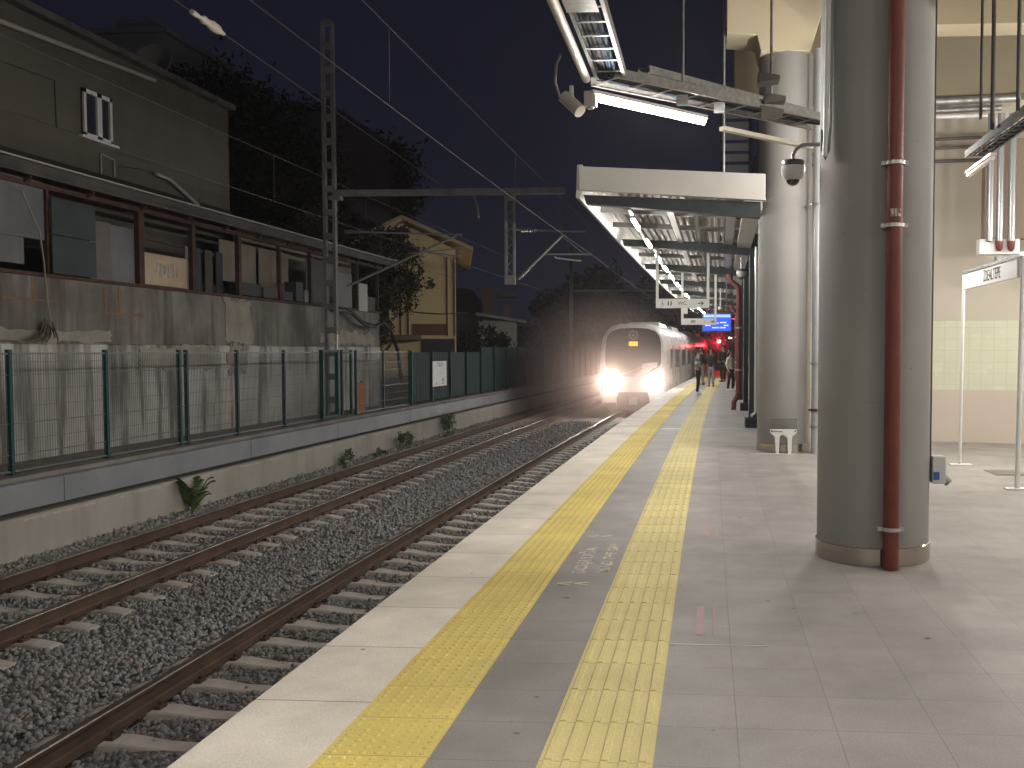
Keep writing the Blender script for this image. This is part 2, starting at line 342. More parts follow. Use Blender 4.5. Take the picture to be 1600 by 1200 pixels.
# ------------------------------------------------------------------ rails and sleepers
railm = M('rusty rail', (0.092, 0.060, 0.042), 0.8, 0.0, c2=(0.062, 0.040, 0.030), scale=3.0, bump=0.2, bscale=40)
headm = M('worn rail head', (0.26, 0.23, 0.20), 0.42, 0.8, c2=(0.15, 0.12, 0.10), scale=1.2)
def rail(s, lab):
    P = [(-.075, -.172), (.075, -.172), (.075, -.160), (.02, -.147), (.0085, -.13), (.0085, -.045), (.034, -.034), (.036, -.008), (-.036, -.008), (-.034, -.034), (-.0085, -.045), (-.0085, -.13), (-.02, -.147), (-.075, -.160)]
    r = MB().sweep([(s + a, b - 1.05) for a, b in P], -6, 140, 1.5).build('rail', railm)
    tag(r, lab, 'rail')
    H = [(-.036, -.008), (.036, -.008), (.031, .0), (-.031, .0)]
    MB().sweep([(s + a, b - 1.05) for a, b in H], -6, 140, 1.5).build('rail_head', headm, r)
rail(-8.24, 'brown rail beside the low concrete trackside wall')
rail(-6.74, 'brown rail of the far track on its platform side')
rail(-4.42, 'dark rail of the near track, the one nearest the platform in view')
rail(-2.92, 'hidden rail of the near track tight against the platform wall')
def sleeper_mesh():
    m = MB(); xs = [-1.28, -1.16, -0.98, -0.52, -0.25, 0, 0.25, 0.52, 0.98, 1.16, 1.28]
    zs = [-0.075, -0.03, 0.0, 0.0, -0.035, -0.045, -0.035, 0.0, 0.0, -0.03, -0.075]
    for x, z in zip(xs, zs):
        wt = 0.105 if abs(x) > 0.4 else 0.09
        m.v += [(x, -wt - 0.04, -0.2), (x, -wt, z - 0.012), (x, -wt + 0.012, z), (x, wt - 0.012, z), (x, wt, z - 0.012), (x, wt + 0.04, -0.2)]
    for i in range(len(xs) - 1):
        for k in range(6):
            k2 = (k + 1) % 6; m.f.append((i * 6 + k, (i + 1) * 6 + k, (i + 1) * 6 + k2, i * 6 + k2))
    m.f.append(tuple(range(6))); m.f.append(tuple((len(xs) - 1) * 6 + k for k in range(6))[::-1]); return m
slm = M('sleeper concrete', (0.54, 0.49, 0.435), 0.85, c2=(0.43, 0.385, 0.34), scale=3.5, bump=0.3, bscale=60, dirt=0.6, dirtc=(0.13, 0.10, 0.08))
for cs, lab, grp, t0, t1 in ((-7.49, 'pale concrete sleeper lying across the far track in grey ballast', 'sleepers of the far track', 8.2, 62), (-3.67, 'concrete sleeper lying across the near track beside the platform', 'sleepers of the near track', 3.0, 46)):
    sl0 = None; t = t0; i = 0
    while t < t1:
        p = W(cs, t, -1.222)
        if sl0 is None:
            sl0 = sleeper_mesh().build('sleeper', slm); sl0.location = p; sl0.rotation_euler = (0, 0, ang(t)); tag(sl0, lab, 'sleeper', grp)
            bare = sl0
            for cx0 in (-0.865, -0.635, 0.635, 0.865): MB().box(cx0 - 0.028, cx0 + 0.028, -0.05, 0.05, 0.0, 0.028).cyl((cx0, 0, 0.0), (cx0, 0, 0.055), 0.016, 6).build('rail_clip', railm, sl0)
        elif t < 22: dup(sl0, p, ang(t) + rng.uniform(-0.008, 0.008))
        else:
            q_ = sl0.copy(); COL.objects.link(q_); q_.location = p; q_.rotation_euler = (0, 0, ang(t))
        t += 0.6; i += 1
# small litter
tag(MB().lathe([(0.0, 0), (0.035, 0.01), (0.04, 0.05), (0.02, 0.08), (0, 0.085)], W(-3.95, 15.75, -1.2), 8).build('litter_cup', white), 'small crumpled white cup on ballast beside near rail', 'litter')
# ================================================================== TRACKSIDE WALL, FENCE, RETAINING WALL
cwall = M('cream trackside plaster', (0.36, 0.335, 0.30), 0.85, c2=(0.31, 0.285, 0.255), scale=0.9, bump=0.2, bscale=25, streak=0.5, streakc=(0.18, 0.16, 0.13), dirt=0.5, dirtc=(0.17, 0.15, 0.12))
bluegrey = M('blue grey painted ledge', (0.205, 0.215, 0.235), 0.6, c2=(0.15, 0.158, 0.175), scale=0.8, bump=0.12, bscale=20, dirt=0.5, dirtc=(0.24, 0.235, 0.23))
ledgec = M('ledge concrete', (0.22, 0.205, 0.185), 0.85, c2=(0.15, 0.14, 0.125), scale=1.6, bump=0.2)
darkgap = M('dark gap', (0.06, 0.055, 0.045), 0.9)  # flat dark colour for the recess and ledge joints
t_ = thing('trackside_wall', 'low concrete wall with a blue grey ledge running along the far side of the tracks', 'wall')
TE = 90
o = MB().sweep([(-8.93, -1.45), (-8.93, -0.60), (-8.955, -0.57), (-9.3, -0.56), (-9.3, -1.45)], -6, TE, 1.5).build('wall_face', cwall, t_)
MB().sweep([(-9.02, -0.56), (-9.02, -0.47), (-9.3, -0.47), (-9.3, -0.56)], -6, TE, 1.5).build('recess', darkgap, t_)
MB().sweep([(-8.90, -0.475), (-8.90, -0.13), (-8.93, -0.115), (-9.3, -0.115), (-9.3, -0.475)], -6, TE, 1.5).build('ledge_band', bluegrey, t_)
MB().sweep([(-9.0, -0.112), (-9.0, -0.05), (-11.0, -0.05), (-11.0, -0.112)], -6, TE, 1.5).build('coping', ledgec, t_)
# chipped plaster along the wall top
ch = MB(); paleplaster = M('chipped pale plaster', (0.46, 0.42, 0.33), 0.9, c2=(0.38, 0.34, 0.27), scale=5)
for i in range(60):
    t = rng.uniform(8, 26) if i < 48 else rng.uniform(26, 36); L = rng.uniform(0.12, 0.6); n = 8
    top = [(t + L * k / n, -0.60) for k in range(n + 1)]; bot = [(t + L * k / n, -0.60 - abs(rng.gauss(0, 0.02)) - 0.008 * (0 < k < n)) for k in range(n + 1)]
    o_ = len(ch.v)
    for (a, b) in top + bot[::-1]: ch.v.append(W(-8.9265, a, b))
    ch.f.append(tuple(range(o_, o_ + 2 * n + 2)))
tag(ch.build('plaster_chips', paleplaster, t_), kind='stuff')
for t in (9.3, 12.65, 18.0, 22.24, 27.5, 31.0): 
    p = W(-8.899, t); MB().box(p[0] - 0.01, p[0] + 0.002, t, t + 0.012, -0.47, -0.13).build('ledge_joint', darkgap, t_)
# retaining wall behind the fence
rw = M('stained retaining wall', (0.20, 0.186, 0.168), 0.9, c2=(0.105, 0.098, 0.088), scale=1.1, bump=0.5, bscale=14, streak=1.2, streakc=(0.06, 0.053, 0.045), dirt=1.3, dirtc=(0.065, 0.055, 0.046), detail=12)
rwl = M('pale lower wall render', (0.47, 0.45, 0.42), 0.9, c2=(0.32, 0.305, 0.285), scale=0.8, bump=0.3, bscale=18, streak=2.0, streakc=(0.12, 0.11, 0.098), dirt=0.5, dirtc=(0.15, 0.135, 0.11), detail=12)
t_ = thing('retaining_wall', 'tall stained concrete retaining wall behind the green mesh fence', 'wall')
MB().sweep([(-10.3, 1.72), (-10.3, 2.74), (-11.7, 2.74), (-11.7, 1.72)], -2, 28.9, 1.5).build('upper_face', rw, t_)
MB().sweep([(-10.24, -0.1), (-10.24, 1.70), (-10.3, 1.72), (-10.6, 1.72), (-10.6, -0.1)], -2, 28.8, 1.5).build('lower_face', rwl, t_)
# pale patches and rust lines on the wall
pm = M('pale mortar patch', (0.27, 0.245, 0.21), 0.9, c2=(0.19, 0.175, 0.15), scale=2.5)
def patch(s, t0, t1, z0, z1, mat, name, parent, jag=0.06, n=14, seed=1):
    r = random.Random(seed); pts = []
    for k in range(n): pts.append((t0 + (t1 - t0) * k / n, z0 + r.uniform(-jag, jag)))
    for k in range(n // 2): pts.append((t1 + r.uniform(-jag, jag), z0 + (z1 - z0) * k / (n // 2)))
    for k in range(n): pts.append((t1 - (t1 - t0) * k / n, z1 + r.uniform(-jag, jag)))
    for k in range(n // 2): pts.append((t0 + r.uniform(-jag, jag), z1 - (z1 - z0) * k / (n // 2)))
    m = MB(); m.v = [W(s, a, b) for a, b in pts] + [W(s - 0.05, a, b) for a, b in pts]; N = len(pts)
    m.f = [tuple(range(N))] + [(k, (k + 1) % N, N + (k + 1) % N, N + k) for k in range(N)]
    return m.build(name, mat, parent)
patch(-10.288, 19.7, 20.9, 1.74, 2.72, pm, 'mortar_patch', t_, 0.10, seed=2)
patch(-10.225, 19.75, 20.5, 1.1, 1.7, pm, 'mortar_patch', t_, 0.12, seed=3)
patch(-10.285, 12.5, 15.9, 1.73, 1.92, pm, 'mortar_patch', t_, 0.04, 24, seed=4)
patch(-10.226, 16.6, 19.4, 1.25, 1.68, pm, 'mortar_patch', t_, 0.06, 20, seed=5)
patch(-10.286, 24.6, 28.4, 1.75, 2.1, pm, 'mortar_patch', t_, 0.12, 20, seed=6)
rl = M('rust stain line', (0.20, 0.115, 0.06), 0.9, c2=(0.13, 0.09, 0.06), scale=8)
for (t, z0, z1) in ((14.3, 2.35, 2.7), (15.75, 2.25, 2.66), (16.15, 2.2, 2.7), (14.02, 2.4, 2.72)):
    p = W(-10.297, t); MB().box(p[0] - .02, p[0] + .004, t, t + 0.05, z0, z1).build('rust_streak', rl, t_)
for (t0, t1, z) in ((13.4, 14.5, 2.36), (15.75, 16.9, 2.22)):
    MB().sweep([(-10.3, z), (-10.295, z), (-10.295, z + 0.04), (-10.3, z + 0.04)], t0, t1, 0.3).build('rust_streak', rl, t_)
# fence
green = M('dark green fence paint', (0.018, 0.060, 0.058), 0.62, spec=0.25, c2=(0.014, 0.045, 0.045), scale=6)
greenwire = M('grey green wire', (0.11, 0.12, 0.115), 0.5)
greensheet = M('dark green sheet', (0.020, 0.044, 0.043), 0.8, c2=(0.014, 0.034, 0.034), scale=2)
t_ = thing('mesh_fence', 'dark green welded wire fence with square posts on the trackside ledge', 'fence')
FS = -9.25; ZF0, ZF1 = -0.03, 1.57
ptimes = [12.13 - 2.02 * 3 + 2.02 * k for k in range(8)] + [22.15, 24.3, 26.3, 28.5]
pm0 = None
for t in ptimes:
    if pm0 is None: pm0 = MB().box(-0.03, 0.03, -0.03, 0.03, -0.03, 1.60).box(-0.06, 0.06, -0.06, 0.06, -0.05, -0.03).box(-0.033, 0.033, -0.033, 0.033, 1.6, 1.615).build('post', green, t_); o = pm0
    else: o = pm0.copy(); COL.objects.link(o); o.parent = t_
    o.location = W(FS, t); o.rotation_euler = (0, 0, ang(t))
o = pm0.copy(); COL.objects.link(o); o.parent = t_; o.location = W(FS, 16.40); 
pan = MB(); L = 1.94
for k in range(39): x = 0.02 + k * (L - 0.04) / 38; pan.box(-0.0022, 0.0022, x - 0.0022, x + 0.0022, 0.0, 1.55)
for z in (0.0, 0.2, 0.4, 0.62, 0.85, 1.07, 1.27, 1.45): pan.box(-0.008, -0.002, 0, L, z, z + 0.006)
for z in (0.21, 0.63, 1.28): pan.box(-0.002, 0.020, 0, L, z, z + 0.005)
pan.box(-0.02, 0.02, 0, L, -0.02, 0.0).box(-0.018, 0.018, 0, L, 1.55, 1.575)
pp0 = None
for t in ptimes[:-1]:
    if 22 < t < 24: continue
    if pp0 is None: pp0 = pan.build('mesh_panel', [greenwire], t_); o = pp0
    else: o = pp0.copy(); COL.objects.link(o); o.parent = t_
    nxt = min([q for q in ptimes if q > t]); o.location = W(FS, t + 0.03); o.rotation_euler = (0, 0, ang(t)); o.scale = (1, (nxt - t - 0.06) / L, 1)
t_ = thing('sheet_fence', 'solid dark green sheet fence further along the ledge', 'fence')
t = 28.55; k = 0
while t < 70:
    zt = 1.55 if t < 36 else 1.75
    m = MB(); p = [FS, t]; nn = 14
    for i in range(nn + 1): tt = t + 2.0 * i / nn; m.v += [W(FS + (0.02 if i % 2 else 0), tt, 0.0), W(FS + (0.02 if i % 2 else 0), tt, zt)]
    for i in range(nn): m.f.append((2 * i, 2 * i + 2, 2 * i + 3, 2 * i + 1))
    m.build('sheet_panel', greensheet, t_, fix=False)
    q = W(FS + 0.05, t); MB().box(q[0] - .035, q[0] + .035, t - .035, t + .035, -0.05, zt + 0.04).build('post', green, t_)
    t += 2.04; k += 1
# gate cage around the mast foot
t_ = thing('mast_gate', 'dark green framed gate standing open round the foot of the catenary mast', 'gate', W(FS, 22.0), ang(22))
MB().box(0.05, 0.13, -0.04, 0.04, 0, 1.62).build('gate_post', green, t_); MB().box(0.05, 0.13, 0.85, 0.93, 0, 1.62).build('gate_post', green, t_)
MB().box(0.06, 0.12, -0.04, 0.93, 1.56, 1.62).build('top_rail', green, t_); MB().box(0.06, 0.12, -0.04, 0.93, 0.0, 0.06).build('bottom_rail', green, t_)
MB().box(-0.03, 0.03, 1.95, 2.03, 0, 1.62).build('gate_post', green, t_); MB().box(-0.03, 0.03, 1.35, 1.43, 0, 1.62).build('gate_post', green, t_); MB().box(-0.03, 0.03, 1.43, 1.95, 1.52, 1.58).build('top_rail', green, t_)
m = MB()
for k in range(16): m.box(0.085, 0.09, 0.05 + k * 0.05, 0.055 + k * 0.05, 0.06, 1.56)
m.build('gate_mesh', green, t_)
orange = M('orange board', (0.36, 0.115, 0.03), 0.7, c2=(0.36, 0.10, 0.03), scale=3)
p = W(-9.33, 24.75); tag(MB().box(p[0] - 0.015, p[0] + 0.015, 24.45, 25.1, -0.04, 0.76).box(p[0] - 0.03, p[0] + 0.03, 24.9, 24.98, 0.76, 0.80).build('orange_board', orange), 'orange board leaning behind the fence beside the mast', 'board')
t_ = thing('notice_board', 'white notice board fixed to the dark sheet fence', 'sign', W(-9.17, 31.3), ang(31))
MB().box(-0.012, 0.012, -0.76, 0.76, 0.43, 1.26).build('panel', M('notice white', (0.50, 0.50, 0.49), 0.5, c2=(0.42, 0.42, 0.41), scale=4), t_, bevel=0.005)
gtx = M('notice grey ink', (0.15, 0.15, 0.15), 0.6)
for (y0, y1, z) in ((-0.2, 0.25, 1.15), (-0.22, 0.28, 1.08), (0.2, 0.5, 0.64), (0.2, 0.5, 0.58), (-0.5, -0.35, 0.5), (0.2, 0.45, 0.5)): MB().box(0.012, 0.015, y0, y1, z, z + 0.035).build('printed_line', gtx, t_)
# ================================================================== LEAN-TO GALLERY AND BUILDINGS
bwall = M('old grey render', (0.095, 0.084, 0.069), 0.92, c2=(0.076, 0.067, 0.055), scale=0.35, bump=0.3, bscale=9, streak=0.6, streakc=(0.055, 0.047, 0.039), dirt=0.7, dirtc=(0.055, 0.048, 0.04), detail=12)
t_ = thing('rendered_building', 'big old grey rendered building with one small white window above the tracks', 'building')
BS = -11.6
m = MB(); m.v = [(BS - 0.1, -2, 2.6), (BS + 0.26, 22.45, 2.6), (BS + 0.26, 22.45, 7.35), (BS - 0.1, -2, 7.35), (-22, -2, 2.6), (-22, 22.45, 2.6), (-22, 22.45, 7.35), (-22, -2, 7.35)]
m.f = [(0, 1, 2, 3), (1, 5, 6, 2), (4, 7, 6, 5), (0, 3, 7, 4), (3, 2, 6, 7)]; m.build('wall', bwall, t_)
bx = lambda t: BS - 0.1 + 0.36 * (t + 2) / 24.45
m = MB(); m.bar((bx(-2) + 0.05, -2, 7.37), (bx(22.45) + 0.05, 22.45, 7.37), 0.3, 0.12); m.build('parapet_cap', M('weathered parapet', (0.10, 0.09, 0.078), 0.95, c2=(0.05, 0.047, 0.042), scale=2.5, bump=0.4), t_)
frame = M('white window frame', (0.42, 0.42, 0.42), 0.5); glass = M('dark window glass', (0.02, 0.022, 0.03), 0.08, spec=0.6)
wf = MB(); y0, y1, z0, z1 = 17.1, 17.95, 5.55, 6.42; X = bx(17.5) + 0.01
for a in ((y0, y0 + .07, z0, z1), (y1 - .07, y1, z0, z1), (y0, y1, z1 - .07, z1), (y0, y1, z0, z0 + .07), (y0 + 0.39, y0 + 0.53, z0, z1)): wf.box(X - 0.05, X + 0.05, *a)
MB().add([(bx(0) + .06, 0, 4.62), (bx(22.4) + .06, 22.4, 4.62), (bx(22.4) + .06, 22.4, 4.93), (bx(0) + .06, 0, 4.93)], [(0, 1, 2, 3)]).build('awning_shade_band', M('painted awning shade', (0.022, 0.018, 0.015), 0.9), t_)  # dark sheet painted for the shade above the awning
f_ = wf.build('window', frame, t_); MB().box(X - .04, X + .012, y0, y1, z0, z1).build('pane', glass, f_); MB().box(X, X + .1, y0 - .12, y1 + .12, z0 - 0.05, z0).build('sill', frame, f_)
pr = M('grey drain pipe', (0.26, 0.24, 0.215), 0.6)
MB().tube([(bx(8) + .1, 8, 6.55), (bx(15) + .1, 15.1, 6.92), (bx(19.3) + .1, 19.3, 7.15)], 0.045, 8).build('roof_pipe', pr, t_)
MB().tube([(bx(19.9) + .08, 19.3, 5.25), (bx(20) + .08, 19.8, 5.22), (bx(21) + .08, 20.9, 4.85)], 0.04, 8).build('drain_pipe', pr, t_)
MB().tube([(bx(17.6) + .03, 17.6, 4.9), (bx(17.6) + .03, 17.6, 5.32), (bx(18) + .03, 18.0, 5.28), (bx(18) + .03, 18.0, 4.8)], 0.016, 6).build('blind_hatch_frame', pr, t_)
crk = M('dark crack', (0.05, 0.045, 0.04), 0.95)
for pts in ([(13.3, 6.25), (14.4, 6.3), (15.5, 6.32), (16.4, 6.36), (16.42, 5.5)], [(13.3, 5.45), (14.3, 5.5), (15.6, 5.54), (17.0, 5.52)], [(18.2, 5.2), (18.9, 5.28), (19.3, 5.26)]):
    MB().tube([(bx(a) + 0.012, a, b + rng.uniform(-0.01, 0.01)) for a, b in pts], 0.011, 5).build('crack', crk, t_)
# gallery
t_ = thing('lean_to_gallery', 'rusty open lean-to gallery patched with metal sheets on top of the retaining wall', 'gallery')
GS = -10.3
MB().sweep([(GS + .02, 4.08), (GS + .10, 4.08), (GS + .10, 4.16), (GS + .02, 4.16)], 6, 29, 1).build('front_beam', rustsheet, t_)
MB().sweep([(GS, 2.745), (GS + .05, 2.745), (GS + .05, 2.80), (GS, 2.80)], 6, 29, 1).build('sill_beam', rustsheet, t_)
oldsheet = M('old grey sheet', (0.075, 0.068, 0.062), 0.75, c2=(0.045, 0.04, 0.037), scale=1.5, bump=0.2, streak=0.8, streakc=(0.05, 0.035, 0.03))
m = MB().sweep([(GS + .22, 4.22), (GS + .24, 4.40), (GS + .18, 4.42), (-11.35, 4.80), (-11.35, 4.76), (GS + .16, 4.38), (GS + .18, 4.22)], 4, 30, 0.5); m.build('awning', oldsheet, t_)
MB().sweep([(GS + .24, 4.405), (GS + .30, 4.405), (GS + .30, 4.43), (GS + .24, 4.43)], 4, 30, 1).build('gutter', pr, t_)
MB().sweep([(-11.25, 2.75), (-11.2, 2.75), (-11.2, 4.75), (-11.25, 4.75)], 22, 29, 1).build('back_wall', M('back wall beige', (0.17, 0.14, 0.115), 0.9, c2=(0.12, 0.105, 0.085), scale=0.8), t_)
for t, wd in ((16.72, 0.16), (18.45, 0.12), (20.28, 0.12), (22.2, 0.09), (23.9, 0.09), (14.3, 0.06), (27.0, 0.07), (28.6, 0.07)):
    p = W(GS + 0.05, t); MB().box(p[0] - 0.05, p[0] + 0.04, t - wd / 2, t + wd / 2, 2.8, 4.08).build('post', rustsheet, t_)
for k in range(15):
    t = 8 + k * 1.45; p = W(GS + 0.2, t); MB().bar((p[0], t, 4.2), (p[0] - 0.18, t, 4.08), 0.05, 0.05).build('bracket', rustsheet, t_)
def sheet(t0, t1, z0, z1, mat, s=GS + 0.01, name='sheet_panel', th=0.02, lean=0.0):
    a = W(s, t0); b = W(s, t1); m = MB(); m.bar((a[0], t0, (z0 + z1) / 2), (b[0], t1, (z0 + z1) / 2 + lean), th, z1 - z0); return m.build(name, mat, t_)
bsheet = M('blue grey sheet', (0.125, 0.128, 0.14), 0.6, spec=0.15, c2=(0.09, 0.092, 0.10), scale=1.1, streak=0.7, streakc=(0.09, 0.09, 0.09)); dsheet = M('dark slate sheet', (0.040, 0.047, 0.053), 0.6, spec=0.08, c2=(0.032, 0.036, 0.04), scale=2)
sheet(6, 13.85, 2.9, 4.15, bsheet); sheet(11.5, 14.25, 3.3, 4.18, bsheet, GS + 0.05)
sheet(14.3, 15.35, 2.80, 3.39, dsheet, GS + 0.14); sheet(14.3, 15.35, 3.41, 3.98, dsheet, GS + 0.14)
sheet(15.37, 15.95, 2.80, 3.78, M('dull brown sheet', (0.12, 0.105, 0.10), 0.7, c2=(0.09, 0.08, 0.078), scale=2)); sheet(15.95, 16.6, 2.80, 3.76, bsheet)
ply = M('pale plywood', (0.40, 0.315, 0.23), 0.8, c2=(0.33, 0.25, 0.18), scale=2.0); o = sheet(16.5, 18.38, 2.82, 3.40, ply, GS - 0.03, 'plywood_board')
gp = M('pale grey spray paint', (0.42, 0.40, 0.37), 0.8); m = MB(); rr = random.Random(11)
for k in range(9):
    tt = 17.35 + k * 0.085; pts = [(W(GS - 0.015, tt + rr.uniform(-.05, .05))[0], tt + rr.uniform(-.05, .05), 2.98 + rr.uniform(0, .28)) for q in range(4)]
    m.tube(pts, 0.011, 5)
m.build('spray_scribble', gp, t_)
sheet(15.4, 16.6, 3.86, 3.92, oldsheet, GS - 0.5, 'inner_rail', 0.04, 0.04); sheet(16.8, 20.2, 3.72, 3.77, oldsheet, GS - 0.3, 'inner_rail', 0.04, -0.12)
for k, (t, wd) in enumerate(((18.7, .28), (19.1, .2), (19.45, .3), (19.9, .26))): sheet(t, t + wd, 2.82, 3.7, (bsheet, dsheet, oldsheet, dsheet)[k], GS - 0.25, 'slat')
beige = M('dull beige panel', (0.19, 0.165, 0.135), 0.85, c2=(0.14, 0.12, 0.10), scale=1.2, streak=0.5, streakc=(0.09, 0.075, 0.06))
sheet(20.5, 22.15, 3.15, 4.05, beige, GS - 0.5, 'wall_panel'); sheet(22.3, 23.85, 3.1, 4.05, beige, GS - 0.5, 'wall_panel')
sheet(20.4, 21.3, 2.82, 3.1, dsheet, GS - 0.1, 'crate', 0.3); sheet(21.4, 22.1, 2.82, 3.05, oldsheet, GS - 0.1, 'crate', 0.3); sheet(22.35, 22.9, 2.82, 3.02, dsheet, GS - .1, 'crate', .3); sheet(23.1, 23.5, 2.82, 3.3, dsheet, GS - .1, 'crate', .3); sheet(23.52, 23.75, 2.82, 3.12, bsheet, GS - .08, 'crate', .3)
sheet(24.2, 25.6, 2.85, 4.0, oldsheet, GS - 0.2, 'wall_panel'); sheet(25.7, 26.75, 2.82, 3.75, bsheet, GS, 'wall_panel'); sheet(27.15, 27.8, 2.75, 3.55, white if False else M('dull white board', (0.30, 0.29, 0.28), 0.7), GS + .05, 'wall_panel'); sheet(27.9, 28.7, 2.75, 3.2, oldsheet, GS, 'wall_panel')
# hanging broken cable and dry creeper on the wall
t_ = thing('hanging_cable', 'pale broken cable hanging down the stained wall from the gallery with dry brushwood below', 'cable', (0, 0, 0))
def wp(t, z, s=-10.22): return W(s, t, z)
cabm = M('dusty cable', (0.20, 0.185, 0.16), 0.7)
MB().tube([wp(13.6, 3.95, -10.1), wp(13.95, 3.4, -10.1), wp(14.1, 2.95, -10.15), wp(14.25, 2.4), wp(14.3, 2.0), wp(14.15, 1.75)], 0.014, 6).build('cord', cabm, t_)
tw = M('dry twigs', (0.12, 0.10, 0.08), 0.9, c2=(0.06, 0.05, 0.04), scale=5); m = MB()
for k in range(16):
    a = rng.uniform(-0.2, 0.25); m.tube([wp(14.25 + a * .4, 2.0 + rng.uniform(-.1, .1)), wp(14.1 + a, 1.85 + rng.uniform(-.05, .05), -10.15), wp(13.85 + a * 2 + rng.uniform(-.15, .15), 1.66 + rng.uniform(0, .16), -10.08)], [0.014, 0.012, 0.004], 5)
m.build('dry_creeper', tw, t_)
# black hose by the mast
tag(MB().tube([W(-10.15, 25.0, 2.68), W(-10.1, 25.6, 2.72), W(-10.05, 26.2, 2.62), W(-10.0, 26.8, 2.38), W(-9.98, 27.6, 2.3), W(-9.95, 28.3, 2.45), W(-9.9, 28.8, 2.2), W(-9.8, 29.1, 1.6), W(-9.8, 29.4, 0.6)], 0.055, 8).build('drain_hose', black, None, True), 'sagging black hose looping over the end of the retaining wall', 'hose')
# dark apartment block behind
apm = M('dark apartment render', (0.30, 0.29, 0.30), 0.9, c2=(0.24, 0.23, 0.235), scale=0.5)
t_ = thing('apartment_block', 'dim flat roofed apartment block rising behind the grey rendered building', 'building')
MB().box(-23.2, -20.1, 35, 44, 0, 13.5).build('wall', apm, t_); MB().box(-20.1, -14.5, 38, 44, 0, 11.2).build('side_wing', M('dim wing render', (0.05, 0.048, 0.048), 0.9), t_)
MB().box(-22.6, -21.2, 36, 38, 13.5, 14.3).build('roof_hut', apm, t_)
MB().box(-23.4, -19.9, 34.8, 44.2, 13.4, 13.6).build('roof_slab', apm, t_)
for x in (-19.2, -17.2): MB().box(x, x + 0.9, 37.96, 38.02, 9.2, 10.4).build('window', glass, t_)
m = MB().lathe([(0.01, 0), (0.4, 0.08), (0.75, 0.3), (0.72, 0.32), (0.38, 0.12), (0.01, 0.04)], (0, 0, 0), 18)
for i, v in enumerate(m.v): m.v[i] = tuple(Matrix.Rotation(R(70), 3, 'X') @ Vector(v) * 0.62 + Vector((-12.25, 21, 7.95)))
t_ = thing('satellite_dish', 'dim round satellite dish on the roof edge of the grey rendered building', 'satellite dish'); m.build('dish', M('dull dish', (0.11, 0.105, 0.105), 0.8), t_, True); MB().cyl((-12.25, 21.05, 7.3), (-12.25, 21.05, 7.95), 0.03, 6).build('mast', pr, t_)
# yellow house
yl = M('ochre house wall', (0.74, 0.59, 0.34), 0.85, c2=(0.65, 0.52, 0.30), scale=0.6, streak=0.4, streakc=(0.36, 0.26, 0.13)); ybrown = M('brown house trim', (0.16, 0.085, 0.045), 0.8)
t_ = thing('yellow_house', 'ochre yellow house with a gabled roof beyond the retaining wall', 'house', (-9.92, 38, -0.3), math.atan(9.92 / 38)); t_.scale = (1.1875,) * 3
MB().box(-3.6, 0, 0, 7, -1, 2.1).box(-2.2, 0, 0.0, 7, 2.1, 4.9).build('wall', yl, t_)
m = MB().prism([(-2.2, 4.9), (0, 4.9), (0, 5.0), (-1.75, 5.85), (-2.2, 5.65)], 0.002, 7); m.build('gable_wall', yl, t_)
m = MB().prism([(0.55, 4.90), (0.58, 5.02), (-1.72, 6.03), (-3.3, 5.2), (-3.3, 5.08), (-1.72, 5.9)], -0.7, 7.5); m.build('roof', M('house roof', (0.50, 0.40, 0.24), 0.8), t_)
MB().box(-3.2, -1.15, -0.9, 0, 1.95, 2.12).build('balcony_slab', M('balcony slab', (0.19, 0.15, 0.10), 0.8), t_)
MB().box(-1.55, -0.35, -0.02, 0.01, 2.35, 4.5).build('wall_panel', M('ochre shade panel', (0.66, 0.52, 0.29), 0.85), t_)
for x in (-1.85, -1.6, -0.32, -0.08): MB().box(x, x + 0.05, -0.05, 0, 2.1, 4.75).build('trim_strip', ybrown, t_)
MB().box(-1.45, -0.3, -0.04, 0, 2.12, 2.5).build('brown_panel', ybrown, t_)
MB().box(-1.15, -0.05, -0.05, 0.02, 0, 2.0).build('ground_floor_shutter', M('dim grey shutter', (0.06, 0.06, 0.065), 0.7), t_)
MB().tube([(-2.1, -0.1, 3.1), (-1.3, -0.12, 2.88), (-0.5, -0.12, 2.83), (0.02, -0.1, 2.86)], 0.015, 5).build('cable', black, t_)
MB().box(-3.95, -3.6, -0.5, 0.2, -1, 2.5).build('white_pier', M('white pier', (0.26, 0.26, 0.27), 0.8), t_)
# low white house
t_ = thing('white_cottage', 'low whitewashed cottage with chimneys behind the sheet fence', 'house', (-10.21, 52, -0.38), math.atan(10.21 / 52)); t_.scale = (1.238,) * 3
wc = M('whitewashed wall', (0.36, 0.34, 0.29), 0.85, c2=(0.30, 0.285, 0.245), scale=1.0); wg = M('grey cottage wall', (0.14, 0.135, 0.13), 0.85)
MB().box(-9.85, -8.25, -2, 4, -1, 2.85).build('wall', wc, t_); COTTAGE = t_; MB().prism([(-11.8, -1), (-9.86, -1), (-9.86, 3.15), (-10.3, 3.25), (-11.8, 3.3)], -0.6, 4, 'y').build('side_wall', wg, t_)
m = MB(); m.v = [(-9.95, -2.3, 3.08), (-7.85, -2.3, 2.75), (-7.85, 5, 2.75), (-9.95, 5, 3.2), (-9.95, -2.3, 3.2), (-7.85, -2.3, 2.87), (-7.85, 5, 2.87), (-9.95, 5, 3.32)]
m.f = [(0, 1, 2, 3), (4, 7, 6, 5), (0, 4, 5, 1), (1, 5, 6, 2), (2, 6, 7, 3), (3, 7, 4, 0)]; m.build('roof', M('cottage roof edge', (0.26, 0.24, 0.22), 0.8), t_)
MB().prism([(-12.2, 3.3), (-9.4, 3.3), (-10.2, 4.3), (-12.2, 4.6)], 0.5, 6).build('main_roof', M('dark tiled roof', (0.035, 0.026, 0.026), 0.9), t_)
